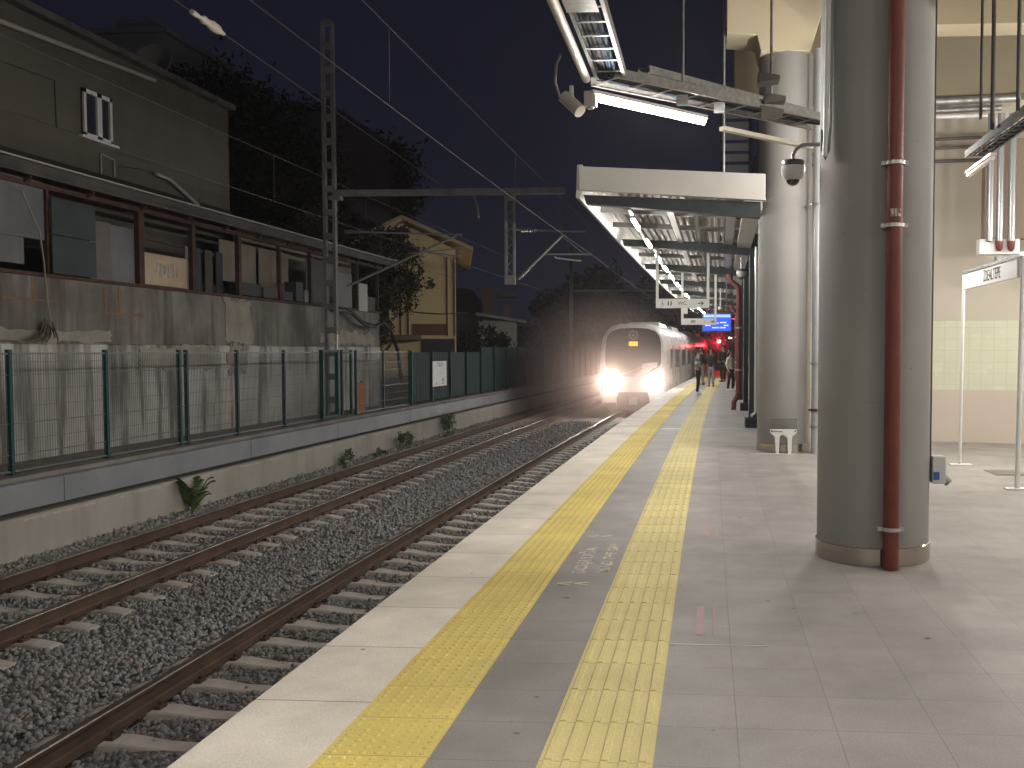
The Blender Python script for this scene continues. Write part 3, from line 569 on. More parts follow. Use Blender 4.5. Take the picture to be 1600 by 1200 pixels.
MB().box(-9.75, -9.25, 0, 0.7, 3.1, 4.35).build('chimney', M('chimney brick', (0.13, 0.075, 0.062), 0.9), t_); MB().box(-8.85, -8.5, 1, 1.6, 2.9, 3.7).build('chimney', M('grey chimney', (0.12, 0.10, 0.10), 0.9), t_); MB().box(-9.2, -8.2, 2, 3.2, 4.1, 4.3).build('far_roof', M('grey slab', (0.10, 0.10, 0.10), 0.9), t_)
m = MB(); arc = [(-9.65, -2.08, 0), (-9.6, -2.08, 1.3), (-9.5, -2.08, 1.75), (-9.35, -2.08, 1.85), (-9.2, -2.08, 1.7), (-9.12, -2.08, 1.0)]; m.tube(arc, 0.06, 8); m.build('dark_arch_pipe', black, t_)
MB().box(-9.52, -9.3, -2.06, -2.0, 0, 1.55).build('doorway', M('dim doorway', (0.10, 0.095, 0.09), 0.8), t_)
MB().box(-9.0, -8.7, -2.06, -2.0, 0, 1.5).build('doorway', M('dim doorway', (0.10, 0.095, 0.09), 0.8), t_)
for ch in COTTAGE.children: ch.location.x = 8.25
# ================================================================== STATION: PILLARS, CEILING, BACK WALL
pillarm = M('pillar concrete', (0.275, 0.262, 0.248), 0.75, streak=0.35, streakc=(0.21, 0.20, 0.185), c2=(0.24, 0.23, 0.217), scale=0.9, bump=0.12, bscale=22, rvar=0.08, detail=10, dirt=0.25, dirtc=(0.20, 0.185, 0.165))
def pillar(x, y, r, lab, top=6.25):
    t = thing('concrete_pillar', lab, 'pillar', (x, y, 0))
    MB().lathe([(r, 0.02), (r, top)], n=64).build('shaft', pillarm, t, True)
    MB().lathe([(r + 0.005, 0.0), (r + 0.012, 0.004), (r + 0.012, 0.135), (r + 0.002, 0.139)], n=64).build('steel_band', stainless, t, True)
    return t
pillar(1.315, 7.56, 0.425, 'nearest round grey concrete pillar with the red pipe on its front')
P2 = pillar(1.275, 15.5, 0.42, 'second round concrete pillar with a white bench at its foot')
pillar(1.55, 23.5, 0.42, 'round concrete pillar hidden beyond the second pillar')
scm = M('faint scuff', (0.20, 0.19, 0.175), 0.85, c2=(0.26, 0.248, 0.232), scale=18)
def scuffs(x, y, r, parent, n, seed, a0=-2.9, a1=-0.2):
    q = random.Random(seed); m = MB()
    for k in range(n):
        a = q.uniform(a0, a1); z = q.uniform(0.2, 3.2); L = q.uniform(0.01, 0.05); h = q.uniform(0.004, 0.02); sl = q.uniform(-.03, .03); o_ = len(m.v)
        for i in range(4):
            b = a + L / r * i / 3
            for zz in (0, h * (1 - abs(i - 1.5) * .5)): m.v.append(((r + .0012) * math.cos(b), (r + .0012) * math.sin(b), z + sl * i / 3 + zz))
        for i in range(3): m.f.append((o_ + 2 * i, o_ + 2 * i + 2, o_ + 2 * i + 3, o_ + 2 * i + 1))
    tag(m.build('scuff_marks', scm, parent), kind='stuff')
    m = MB()
    for z in (1.22, 2.44, 3.66): m.lathe([(r + 0.0006, z), (r + .0012, z + .0015), (r + .0006, z + .003)], n=64)
    m.build('form_joint', M('form joint', (0.225, 0.215, 0.2), 0.8), parent)
scuffs(0, 0, 0.425, bpy.data.objects['concrete_pillar'], 46, 5); scuffs(0, 0, 0.42, P2, 26, 6)
# red downpipe in front of first pillar
t_ = thing('red_downpipe', 'dark red downpipe clamped to the front of the nearest pillar', 'pipe', (1.365, 7.065, 0))
MB().cyl((0, 0, 0.005), (0, 0, 6.2), 0.058, 24).build('pipe', redpipe, t_, True)
clm = M('pale clamp', (0.45, 0.44, 0.42), 0.4, 0.5)
def clamp(z): 
    m = MB().lathe([(0.066, -0.014), (0.071, -0.012), (0.071, 0.012), (0.066, 0.014)], (0, 0, z), 24); m.box(-0.095, -0.062, -0.012, 0.012, z - 0.014, z + 0.014).box(0.062, 0.095, -0.012, 0.012, z - 0.014, z + 0.014)
    m.bar((-0.08, 0, z), (-0.08, 0.07, z), 0.012, 0.012).bar((0.08, 0, z), (0.08, 0.07, z), 0.012, 0.012); m.build('clamp', clm, t_)
for z in (0.30, 2.50, 2.945, 5.4): clamp(z)
lb = M('worn pipe label', (0.55, 0.50, 0.47), 0.6, c2=(0.17, 0.05, 0.04), scale=30)
m = MB()
for a0, a1 in ((-2.25, -1.85), (-1.75, -1.45), (-1.3, -0.9)):
    o_ = len(m.v)
    for q in range(5):
        a = a0 + (a1 - a0) * q / 4
        for z in (2.56, 2.615): m.v.append((0.0595 * math.cos(a), 0.0595 * math.sin(a), z))
    for q in range(4): m.f.append((o_ + 2 * q, o_ + 2 * q + 2, o_ + 2 * q + 3, o_ + 2 * q + 1))
m.build('label_sticker', lb, t_)
# conduits left of pillar 1
t_ = thing('conduit_loop', 'pair of pale conduits looping down the left side of the nearest pillar', 'conduit')
MB().tube([(0.975, 7.33, 6.2), (0.945, 7.33, 4.2), (0.935, 7.33, 3.3), (0.925, 7.33, 3.1), (0.90, 7.33, 3.03), (0.875, 7.33, 3.1), (0.87, 7.33, 3.25)], 0.012, 8).build('dark_conduit', M('grey hose', (0.18, 0.18, 0.17), 0.5), t_, True)
MB().tube([(0.935, 7.31, 6.2), (0.912, 7.31, 4.2), (0.90, 7.31, 3.2), (0.895, 7.31, 3.05)], 0.02, 12).build('pale_conduit', M('pale conduit', (0.52, 0.52, 0.50), 0.35), t_, True)
# dark cable and socket box on right side
t_ = thing('socket_box', 'small pale socket box with a blue flap on the right side of the nearest pillar', 'socket box', (1.80, 7.5, 0))
MB().box(-0.055, 0.045, -0.07, 0.07, 0.585, 0.795).build('box', M('pale grey plastic', (0.50, 0.50, 0.50), 0.4), t_, bevel=0.008)
MB().box(-0.05, -0.005, -0.076, -0.07, 0.615, 0.675).build('blue_flap', M('blue plastic', (0.03, 0.09, 0.35), 0.4), t_)
MB().cyl((0.03, 0, 0.64), (0.085, -0.01, 0.585), 0.036, 14).build('plug_socket', M('grey plug', (0.30, 0.30, 0.29), 0.45), t_, True)
MB().tube([(-0.062, 0, 0.795), (-0.062, 0, 5.9)], 0.011, 6).build('dark_cable', black, t_)
# grey pipe behind pillar 1
t_ = thing('grey_downpipe', 'tall silvery grey downpipe beside the second pillar', 'pipe', (1.76, 15.05, 0))
gp_ = M('silver pipe', (0.50, 0.52, 0.54), 0.28, 0.25, c2=(0.44, 0.45, 0.47), scale=4)
MB().cyl((0, 0, 0), (0, 0, 6.2), 0.095, 24).build('pipe', gp_, t_, True)
for z, mm in ((0.42, steel), (0.68, redpipe), (1.4, steel), (3.85, steel)): MB().lathe([(0.1, -0.02), (0.108, -0.02), (0.108, 0.02), (0.1, 0.02)], (0, 0, z), 20).box(-0.14, -0.1, -0.02, 0.02, z - .015, z + .015).build('clamp', mm, t_)
# viaduct soffit
soff2 = M('beige paint lightened', (0.56, 0.48, 0.34), 0.75, c2=(0.50, 0.43, 0.305), scale=0.6, bump=0.1, bscale=10, dirt=0.3, dirtc=(0.38, 0.31, 0.22))  # same beige paint as the ceiling, lightened where more light falls
soff = M('beige paint darkened', (0.22, 0.185, 0.125), 0.75, c2=(0.19, 0.16, 0.11), scale=0.6, bump=0.1, bscale=10, dirt=0.3, dirtc=(0.14, 0.115, 0.08))  # same beige paint, darkened to shade the ceiling
vi = MB()
vi.box(0.42, 12, -8, 12.2, 7.3, 7.6)
vi.box(2.0, 12, 11.9, 12.4, 6.75, 7.3).box(2.0, 12, 14.2, 14.75, 6.26, 7.3).box(0.35, 12, 12.4, 16.5, 7.0, 7.3)
vi.box(1.75, 12, 16.5, 16.9, 5.86, 7.6)
vi.box(0.335, 12, 15.05, 15.95, 7.0, 7.6)
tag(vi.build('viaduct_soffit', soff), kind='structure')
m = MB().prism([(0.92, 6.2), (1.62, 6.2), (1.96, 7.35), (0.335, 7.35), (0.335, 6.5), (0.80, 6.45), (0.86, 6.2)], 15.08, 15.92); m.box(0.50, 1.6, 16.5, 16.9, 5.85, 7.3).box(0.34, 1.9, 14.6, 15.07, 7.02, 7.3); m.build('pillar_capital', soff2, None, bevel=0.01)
tag(bpy.data.objects['pillar_capital'], 'beige flared concrete capital above the second pillar', 'capital')
t_ = thing('edge_downpipe', 'thin vertical grey pipe hanging from the edge of the viaduct above the canopy', 'pipe', (0.30, 15.3, 0)); MB().cyl((0, 0, 4.2), (0, 0, 7.4), 0.02, 8).build('pipe', steel, t_)
# louvred strip behind the viaduct edge
t_ = thing('louvre_panel', 'grey louvred metal panel between the canopy roof and the viaduct', 'louvre', (0.62, 20.3, 0))
for k in range(11): MB().bar((-0.26, 0, 4.3 + k * 0.22), (0.30, 0, 4.3 + k * 0.22), 0.015, 0.15).build('slat', M('louvre grey', (0.30, 0.30, 0.31), 0.5), t_)
MB().box(0.30, 0.36, -0.1, 0.1, 3.9, 6.9).box(0.50, 0.56, -.1, .1, 3.9, 6.9).box(-0.30, -0.26, -.05, .05, 3.9, 6.9).build('louvre_frame', darkframe, t_)
tag(MB().box(1.06, 1.13, 16.2, 16.32, 4.1, 6.9).build('dark_post', darkframe), 'dark steel post standing just left of the second pillar above the canopy', 'post')
# back wall
gw = M('glossy cream wall panel', (0.56, 0.51, 0.425), 0.16, c2=(0.53, 0.475, 0.395), scale=0.8, rvar=0.05)
gg = tile_mat('pale green tile', (0.63, 0.64, 0.48), (0.61, 0.625, 0.47), 0.20, 0.20, mortar=0.006, mc=(0.54, 0.55, 0.41), rough=0.25, var=0.03, bump=0.02, stains=False, rv=0.05)
gl = M('cream lower wall panel', (0.56, 0.485, 0.41), 0.4, c2=(0.53, 0.455, 0.385), scale=0.9)
t_ = thing('hall_back_wall', 'cream station hall wall with a pale green tiled band', 'wall')
A = (1.62, 17.75); B_ = (9.4, 16.0)
def wallq(z0, z1, off, mat, nm):
    dx = B_[0] - A[0]; dy = B_[1] - A[1]; L = math.hypot(dx, dy); nx, ny = dy / L, -dx / L
    m = MB(); m.v = [(A[0] + nx * off, A[1] + ny * off, z0), (B_[0] + nx * off, B_[1] + ny * off, z0), (B_[0] + nx * off, B_[1] + ny * off, z1), (A[0] + nx * off, A[1] + ny * off, z1),
        (A[0] - nx * .2, A[1] - ny * .2, z0), (B_[0] - nx * .2, B_[1] - ny * .2, z0), (B_[0] - nx * .2, B_[1] - ny * .2, z1), (A[0] - nx * .2, A[1] - ny * .2, z1)]
    m.f = [(0, 1, 2, 3), (5, 4, 7, 6), (4, 0, 3, 7), (1, 5, 6, 2), (3, 2, 6, 7), (4, 5, 1, 0)]; o = m.build(nm, mat, t_)
    uvst(o, lambda c: np.stack([c[:, 0], c[:, 2]], 1)); return o
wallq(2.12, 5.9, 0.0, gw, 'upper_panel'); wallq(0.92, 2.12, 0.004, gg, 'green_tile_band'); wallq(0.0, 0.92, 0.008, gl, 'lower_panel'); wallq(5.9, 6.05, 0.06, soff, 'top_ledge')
tag(MB().box(9.4, 9.6, -8, 16.2, 0, 7.4).build('hall_side_wall', gw), 'cream side wall closing the station hall', 'wall')
tag(MB().box(-1.0, 9.4, -9.2, -9.0, 0, 7.4).build('hall_end_wall', gw), 'cream end wall behind the viewer', 'wall')
# horizontal wall pipes
def wallpipe(z, r, x1, lab, mat=steel, elbow=False, y=16.45):
    m = MB(); pts = [(1.7, y + 0.45, z), (x1, y, z)]
    if elbow: pts = [(1.7, y + 0.3, z), (x1 - 0.12, y, z), (x1 - .03, y, z - .03), (x1, y, z - 0.12), (x1, y, z - 0.9)]
    tag(m.tube(pts, r, 10).build('wall_pipe', mat, None, True), lab, 'pipe')
wallpipe(5.78, 0.07, 5.2, 'thick grey pipe running along the top of the hall back wall'); wallpipe(5.62, 0.05, 4.9, 'second grey pipe just under the thick one on the hall back wall')
wallpipe(5.47, 0.035, 4.78, 'thin pale pipe bending down beside the hanging rods', white, True, 16.3)
dk = M('dark pipe', (0.09, 0.08, 0.07), 0.6)
wallpipe(5.14, 0.028, 4.6, 'upper of three dark pipes across the hall back wall', dk); wallpipe(4.99, 0.028, 4.5, 'middle of three dark pipes across the hall back wall', dk); wallpipe(4.80, 0.028, 6.5, 'lowest of three dark pipes across the hall back wall', dk)
# silver pipes above the white box
for k, (x, r) in enumerate(((4.47, 0.055), (4.62, 0.055), (4.80, 0.06))):
    t_ = thing('silver_riser', ('slim silver riser, leftmost of three above the white box', 'middle silver riser with a red end above the white box', 'right silver riser with a red end above the white box')[k], 'pipe', (x, 15.5, 0))
    MB().cyl((0, 0, 3.32), (0, 0, 5.3), r, 14).build('pipe', M('dull riser', (0.26, 0.265, 0.27), 0.35, 0.6), t_, True)
    if k: MB().lathe([(0.02, -0.12), (0.05, -0.09), (0.06, -0.02), (0.06, 0.04)], (0, 0, 3.28), 14).build('red_cap', redpipe, t_, True)
tag(MB().box(4.33, 4.95, 15.55, 15.75, 3.12, 3.36).build('white_box', white, bevel=0.01), 'white wall box under the silver risers', 'box')
tag(MB().box(4.60, 4.72, 15.56, 15.7, 3.02, 3.09).build('small_sensor', M('grey plastic', (0.3, 0.3, 0.3), 0.4), bevel=0.005), 'tiny grey sensor under the white wall box', 'sensor')
tag(MB().box(4.50, 5.5, 15.9, 16.1, 3.4, 5.0).build('brown_cabinet', M('brown cabinet', (0.17, 0.12, 0.085), 0.5), bevel=0.01), 'brown cabinet behind the silver risers', 'cabinet')
# hanging rods right
RODS = ((2.86, 10.3, 7.3, 4.0, 0.016), (3.18, 11.0, 6.85, 4.05, 0.024), (3.14, 10.0, 7.3, 4.0, 0.02))
for k, (x, y, zt, zb, r) in enumerate(RODS):
    tag(MB().cyl((x, y, zb), (x, y, zt), r, 8).build('hanging_rod', M('dark rod', (0.08, 0.072, 0.065), 0.5, 0.4)), ('thin dark hanging rod nearest the first pillar on its right side', 'thicker dark hanging rod with a collar, middle of the three in the hall', 'dark hanging rod furthest into the hall')[k], 'rod')
# ------------------------------------------------------------------ name sign
t_ = thing('station_name_sign', 'white station name sign on two slim white posts in the hall', 'sign', (3.57, 13.63, 0), 0)
MB().cyl((0, 0, 0.02), (0.02, 0, 2.68), 0.022, 12).build('post', white, t_, True); MB().cyl((0.035, -2.36, 0.02), (0.06, -2.36, 2.68), 0.03, 12).build('post', white, t_, True)
for y in (0, -2.36): MB().box(-0.13 + (0.03 if y else 0), 0.17, y - 0.07, y + 0.07, 0, 0.02).build('base_plate', white, t_, bevel=0.004)
MB().box(0.0, 0.035, -2.33, -0.03, 2.44, 2.66).build('name_board', M('sign face', (0.66, 0.65, 0.63), 0.35), t_, bevel=0.004); MB().box(-0.012, 0.045, -2.34, -0.02, 2.66, 2.70).build('top_bar', steel, t_)
ink = M('black ink', (0.02, 0.02, 0.022), 0.5)
text('name_lettering', 'İDEALTEPE', ink, 0.20, (-0.002, -1.36, 2.545), (R(90), 0, R(-90)), t_, 0.001, sx=0.72)
# bench
t_ = thing('bench', 'white metal framed bench with a wire mesh back at the foot of the second pillar', 'bench', (1.215, 14.93, 0), 0)
wpaint = M('bench white', (0.66, 0.65, 0.62), 0.4)
for y in (0.0, ):
    m = MB().prism([(-0.10, 0.0), (-0.05, 0.0), (-0.045, 0.27), (-0.01, 0.30), (0.03, 0.29), (0.075, 0.25), (0.085, 0.0), (0.135, 0.0), (0.15, 0.27), (0.22, 0.33), (0.22, 0.385), (-0.19, 0.385), (-0.19, 0.33), (-0.12, 0.27)], 0, 0.03); m.build('end_frame', wpaint, t_, bevel=0.004)
MB().box(-0.18, 0.0, -0.005, 0.0, 0.345, 0.355).build('frame_groove', dk, t_)
for x in (-0.165, 0.195): MB().cyl((x, -0.006, 0.36), (x, 0.0, 0.36), 0.012, 10).build('bolt', dk, t_)
m = MB()
for k in range(16): m.box(-0.186 + k * 0.0265, -0.180 + k * 0.0265, 0.008, 0.014, 0.385, 0.54)
for k in range(7): m.box(-0.185, 0.215, 0.008, 0.014, 0.39 + k * 0.024, 0.396 + k * 0.024)
m.box(-0.19, 0.22, 0.005, 0.018, 0.535, 0.548); m.build('mesh_back', M('bench wire', (0.10, 0.10, 0.095), 0.6), t_)
MB().box(-0.5, 0.2, -0.02, 0.0, 0.0, 0.008).build('foot_rail', wpaint, t_)
# ================================================================== CANOPY
CY = [14.5, 20.2, 25.9, 31.6, 37.3, 43.0, 48.7, 54.4]
cw = M('canopy white cladding', (0.44, 0.42, 0.385), 0.5, c2=(0.40, 0.38, 0.35), scale=1.5)
deck = M('canopy corrugated deck', (0.36, 0.34, 0.31), 0.5, c2=(0.30, 0.285, 0.26), scale=2)
t_ = thing('platform_canopy', 'long pale steel platform canopy on dark green frames', 'canopy')
def cz(s): return 4.0 - (s + 1.95) * 0.058
b0 = 14.5 ** 2 / 2300
m = MB(); m.v = [(-1.957 + b0, 14.28, 3.985), (0.80 + b0, 14.28, 3.805), (0.80 + b0, 14.28, 4.19), (-1.957 + b0, 14.28, 4.335), (-1.957 + b0, 14.40, 3.985), (0.80 + b0, 14.40, 3.805), (0.80 + b0, 14.40, 4.19), (-1.957 + b0, 14.40, 4.335)]
m.f = [(0, 1, 2, 3), (5, 4, 7, 6), (0, 4, 5, 1), (3, 2, 6, 7), (0, 3, 7, 4), (1, 5, 6, 2)]; m.build('front_fascia', cw, t_, bevel=0.006)
MB().sweep([(-2.0, 3.88), (-1.94, 3.86), (-1.86, 4.10), (-1.90, 4.36), (-1.98, 4.36), (-1.99, 4.0)], 14.3, 60, 1.5).build('side_fascia', cw, t_)
# corrugated deck
m = MB(); prof = []; s = -1.9
while s < 0.72: prof += [(s, cz(s) + 0.10), (s + 0.05, cz(s) + 0.10), (s + 0.07, cz(s) + 0.135), (s + 0.11, cz(s) + 0.135)]; s += 0.13
MB().sweep(prof, 14.4, 60, 2, closed=False).build('roof_deck', deck, t_)
MB().sweep([(-1.9, 4.20), (0.79, 4.08), (0.79, 4.12), (-1.9, 4.24)], 14.4, 60, 2).build('roof_skin', deck, t_)
for y in CY:
    bb = y * y / 2300; m = MB(); m.prism([(-1.90 + bb, 3.935), ((0.93 if y > 15 else 0.74) + bb, 3.80), ((0.93 if y > 15 else 0.74) + bb, 3.57), (-1.86 + bb, 3.80)], y - 0.09, y + 0.09); m.build('cross_beam', darkframe, t_)
    if y > 15:
        MB().box(0.76 + bb, 0.92 + bb, y - 0.14, y + 0.14, 0.0, 3.7).build('frame_leg', darkframe, t_, bevel=0.006); MB().box(0.68 + bb, 0.98 + bb, y - 0.22, y + 0.22, 0.0, 0.20).build('leg_base', darkframe, t_, bevel=0.006)
for y in CY[:-1]:
    for d in (1.9, 3.8):
        bb = (y + d) ** 2 / 2300; MB().bar((-1.88 + bb, y + d, 4.0), (0.93 + bb, y + d, 3.84), 0.06, 0.09).build('purlin', darkframe if d < 0 else M('grey purlin', (0.16, 0.155, 0.145), 0.5), t_)
for s, wd in ((-0.72, 0.11), (-0.28, 0.05), (0.25, 0.16)): MB().sweep([(s, 3.90 - (s + 1.9) * .05), (s + wd, 3.90 - (s + 1.9) * .05), (s + wd, 3.94 - (s + 1.9) * .05), (s, 3.94 - (s + 1.9) * .05)], 14.6, 58, 2).build('longitudinal_tray', steel if wd > .1 else dk, t_)
MB().sweep([(0.50, 3.74), (0.78, 3.72), (0.78, 3.86), (0.50, 3.88)], 14.7, 58, 2).build('gutter_box', M('gutter grey', (0.30, 0.29, 0.27), 0.5), t_)
# downpipes by canopy legs
def redz(y, s, lab):
    t = thing('red_canopy_pipe', lab, 'pipe', W(s, y, 0), ang(y))
    MB().tube([(-0.25, 0, 3.6), (-0.2, 0, 3.42), (-0.02, 0, 3.28), (0, 0, 3.1), (0, 0, 0.5), (-0.03, -0.02, 0.4), (-0.11, -0.08, 0.26), (-0.12, -0.10, 0.05)], 0.066, 12).build('pipe', redpipe, t, True)
    for z in (2.2, 1.1): MB().lathe([(0.069, -0.02), (0.079, -0.02), (0.079, 0.02), (0.069, 0.02)], (0, 0, z), 14).build('clamp', clm, t)
redz(25.3, 0.62, 'red rain pipe with elbows beside a dark canopy leg'); redz(42.4, 0.62, 'distant red rain pipe under the far canopy')
tag(MB().tube([(1.045, 19.6, 3.7), (1.045, 19.6, 0.35), (0.96, 19.5, 0.28)], 0.028, 8).build('bright_conduit', M('bright conduit', (0.72, 0.72, 0.68), 0.25, 0.5), None, True), 'bright slim conduit standing between two dark canopy legs', 'conduit')
# canopy lights
tubeN = 0
def led(p0, p1, lab, grp=None, r=0.028, house=True, mat=None):
    p0 = Vector(p0); p1 = Vector(p1); c = (p0 + p1) / 2; d = (p1 - p0); L = d.length
    t = thing('tube_light', lab, 'tube light', c, math.atan2(d.y, d.x), grp)
    MB().tube([(-L / 2, 0, 0), (L / 2, 0, 0)], r, 8).build('diffuser', mat or tube_mat, t)
    if house: MB().box(-L / 2 - 0.02, L / 2 + 0.02, -0.035, 0.035, r * 0.9, r * 0.9 + 0.03).build('housing', offwhite, t)
    return t
k = 0; y = 15.2
L0 = None
while y < 57:
    a = W(-1.23, y, 3.66); b_ = W(-1.23, y + 1.2, 3.66)
    if L0 is None: L0 = led(a, b_, 'bright tube light hung in a row under the pale canopy', 'tube lights under the canopy', r=0.022, mat=tube_mat2)
    else:
        c = ((a[0] + b_[0]) / 2, y + .6, 3.66); dup(L0, c, R(90) + ang(y + .6))
    y += 2.85
for y in CY[:6]:
    bb = y * y / 2300; tag(MB().bar((-1.23 + bb, y + .1, 3.74), (-1.23 + bb, y + 5.5, 3.74), 0.05, 0.03).build('light_trunking', steel), 'narrow steel trunking carrying canopy tube lights', 'trunking', 'trunkings under the canopy')
# ------------------------------------------------------------------ hanging signs
signw = M('sign white', (0.62, 0.61, 0.58), 0.35)
def arrow(m, x, z, s, y): m.box(x - s, x + s * .6, y - .002, y, z - s * .13, z + s * .13); m.bar((x + s * .8, y - .001, z), (x + s * .05, y - .001, z + s * .65), .002, s * .26); m.bar((x + s * .8, y - .001, z), (x + s * .05, y - .001, z - s * .65), .002, s * .26)
t_ = thing('toilet_sign', 'white hanging sign pointing right to the WC under the canopy', 'sign', W(-0.66, 20.75, 0), ang(20.7))
MB().box(-0.57, 0.55, 0, 0.06, 2.52, 2.715).build('sign_face', signw, t_, bevel=0.004)
for x, zt in ((-0.54, 3.78), (0.555, 3.72)): MB().box(x - 0.028, x + 0.028, 0.005, 0.055, 2.52, zt).build('hanger', signw, t_)
MB().box(-0.54, 0.555, 0.01, 0.05, 2.715, 2.735).build('dark_trim', dk, t_)
text('wc_lettering', 'WC', ink, 0.115, (0.0, -0.002, 2.618), (R(90), 0, 0), t_, 0.001)
m = MB(); arrow(m, 0.40, 2.618, 0.07, -0.001); m.build('arrow', ink, t_)
m = MB()
for x in (-0.30, -0.24): m.box(x - 0.014, x + 0.014, -0.003, -0.001, 2.575, 2.645).cyl((x, -0.003, 2.663), (x, -0.001, 2.663), 0.013, 10)
m.build('people_pictogram', ink, t_)
m = MB(); m.cyl((-0.43, -0.003, 2.66), (-0.43, -0.001, 2.66), 0.011, 8).bar((-0.43, -.002, 2.645), (-0.42, -.002, 2.605), .002, .012).bar((-0.42, -.002, 2.605), (-0.39, -.002, 2.60), .002, .012).tube([(-0.43 + 0.028 * math.cos(a * .7), -.002, 2.593 + 0.028 * math.sin(a * .7)) for a in range(3, 9)], 0.004, 4); m.build('wheelchair_pictogram', ink, t_)
t_ = thing('exit_sign', 'smaller white hanging frame sign with a dark pictogram and arrow, behind the WC sign', 'sign', W(-0.44, 26, 0), ang(26))
MB().box(-0.47, 0.47, 0, 0.06, 2.30, 2.47).build('sign_face', signw, t_, bevel=0.004)
for x in (-0.445, 0.45): MB().box(x - 0.03, x + 0.03, 0.005, 0.055, 2.30, 3.7).build('hanger', signw, t_)
MB().box(-0.41, -0.30, 0, 0.05, 2.60, 2.75).build('side_tag', signw, t_)
m = MB(); m.box(-0.21, -0.09, -.003, -.001, 2.355, 2.37).box(-0.21, -0.09, -.003, -.001, 2.41, 2.425).box(-0.21, -0.195, -.003, -.001, 2.355, 2.425).box(-0.105, -0.09, -.003, -.001, 2.355, 2.425).box(-0.175, -0.125, -.003, -.001, 2.38, 2.40); m.build('pictogram', ink, t_)
m = MB(); arrow(m, 0.37, 2.385, 0.055, -0.001); m.build('arrow', ink, t_)
MB().cyl((0.16, -.003, 2.385), (0.16, -.001, 2.385), 0.035, 14).build('yellow_dot', M('soft yellow', (0.6, 0.55, 0.2), 0.5), t_)
t_ = thing('departure_screen', 'glowing blue departure screen hanging behind the white signs', 'screen', W(-0.0, 30, 0), ang(30))
MB().box(-0.46, 0.46, 0.02, 0.18, 2.19, 2.76).build('case', M('screen case', (0.12, 0.12, 0.14), 0.4), t_, bevel=0.01)
MB().box(-0.43, 0.43, 0.005, 0.02, 2.225, 2.73).build('screen_face', M('screen blue', (0.02, 0.05, 0.4), 0.3, emit=(0.025, 0.11, 0.95), estr=0.95), t_)
MB().box(-0.41, 0.42, 0.0, 0.005, 2.64, 2.72).build('title_bar', M('screen pale', (0.2, 0.3, 0.6), 0.3, emit=(0.40, 0.62, 1.0), estr=1.0), t_)
sg = M('screen text', (0.5, 0.6, 0.9), 0.3, emit=(0.65, 0.75, 1.0), estr=0.9)
for (x0, x1, z) in ((-0.36, -0.19, 2.37), (-0.16, 0.06, 2.44), (0.10, 0.30, 2.46), (0.22, 0.36, 2.37), (-0.14, 0.08, 2.30), (0.10, 0.28, 2.30), (-0.36, -0.2, 2.52)): MB().box(x0, x1, 0.0, 0.004, z, z + 0.035).build('text_line', sg, t_)
for x in (-0.3, 0.3): MB().cyl((x, 0.1, 2.76), (x, 0.1, 3.7), 0.02, 8).build('hanger', dk, t_)
# ------------------------------------------------------------------ dome cameras
def domecam(loc, rz, lab, sc=1.0, wall=True):
    t = thing('dome_camera', lab, 'camera', loc, rz); t.scale = (sc, sc, sc)
    MB().lathe([(0.0, 0.075), (0.085, 0.075), (0.093, 0.065), (0.093, 0.02), (0.090, 0.012)], n=28).build('cap', M('camera dark cap', (0.05, 0.05, 0.055), 0.4), t, True)
    MB().lathe([(0.095, 0.03), (0.096, 0.0), (0.088, -0.035), (0.072, -0.062), (0.052, -0.08)], n=28).build('shell', M('camera shell', (0.50, 0.49, 0.47), 0.35), t, True)
    MB().lathe([(0.055, -0.072), (0.05, -0.095), (0.036, -0.112), (0.018, -0.12), (0.0, -0.123)], n=24).build('bubble', M('camera bubble', (0.02, 0.02, 0.022), 0.05, spec=0.9), t, True)
    if wall: MB().tube([(0, 0, 0.075), (0.0, 0, 0.12), (0.025, 0, 0.17), (0.07, 0, 0.195), (0.14, 0, 0.20), (0.27, 0, 0.20)], 0.016, 10).box(0.255, 0.285, -.04, .04, 0.12, 0.26).build('arm', M('camera arm', (0.20, 0.20, 0.19), 0.45), t, True)
    else: MB().cyl((0, 0, 0.07), (0, 0, 0.3), 0.02, 8).build('arm', steel, t)
domecam((0.70, 7.75, 3.03), 0, 'white and black dome camera on a curved arm beside the nearest pillar')
domecam(W(0.62, 21.5, 3.32), 0, 'smaller dome camera under the canopy above the dark legs', 1.15, False)
tag(MB().cyl(W(0.10, 31, 3.0), W(0.10, 31, 3.6), 0.02, 8).cyl(W(0.10, 31, 2.93), W(0.10, 31, 3.02), 0.07, 12).build('loudspeaker', offwhite), 'small pale loudspeaker hanging under the far canopy', 'loudspeaker')
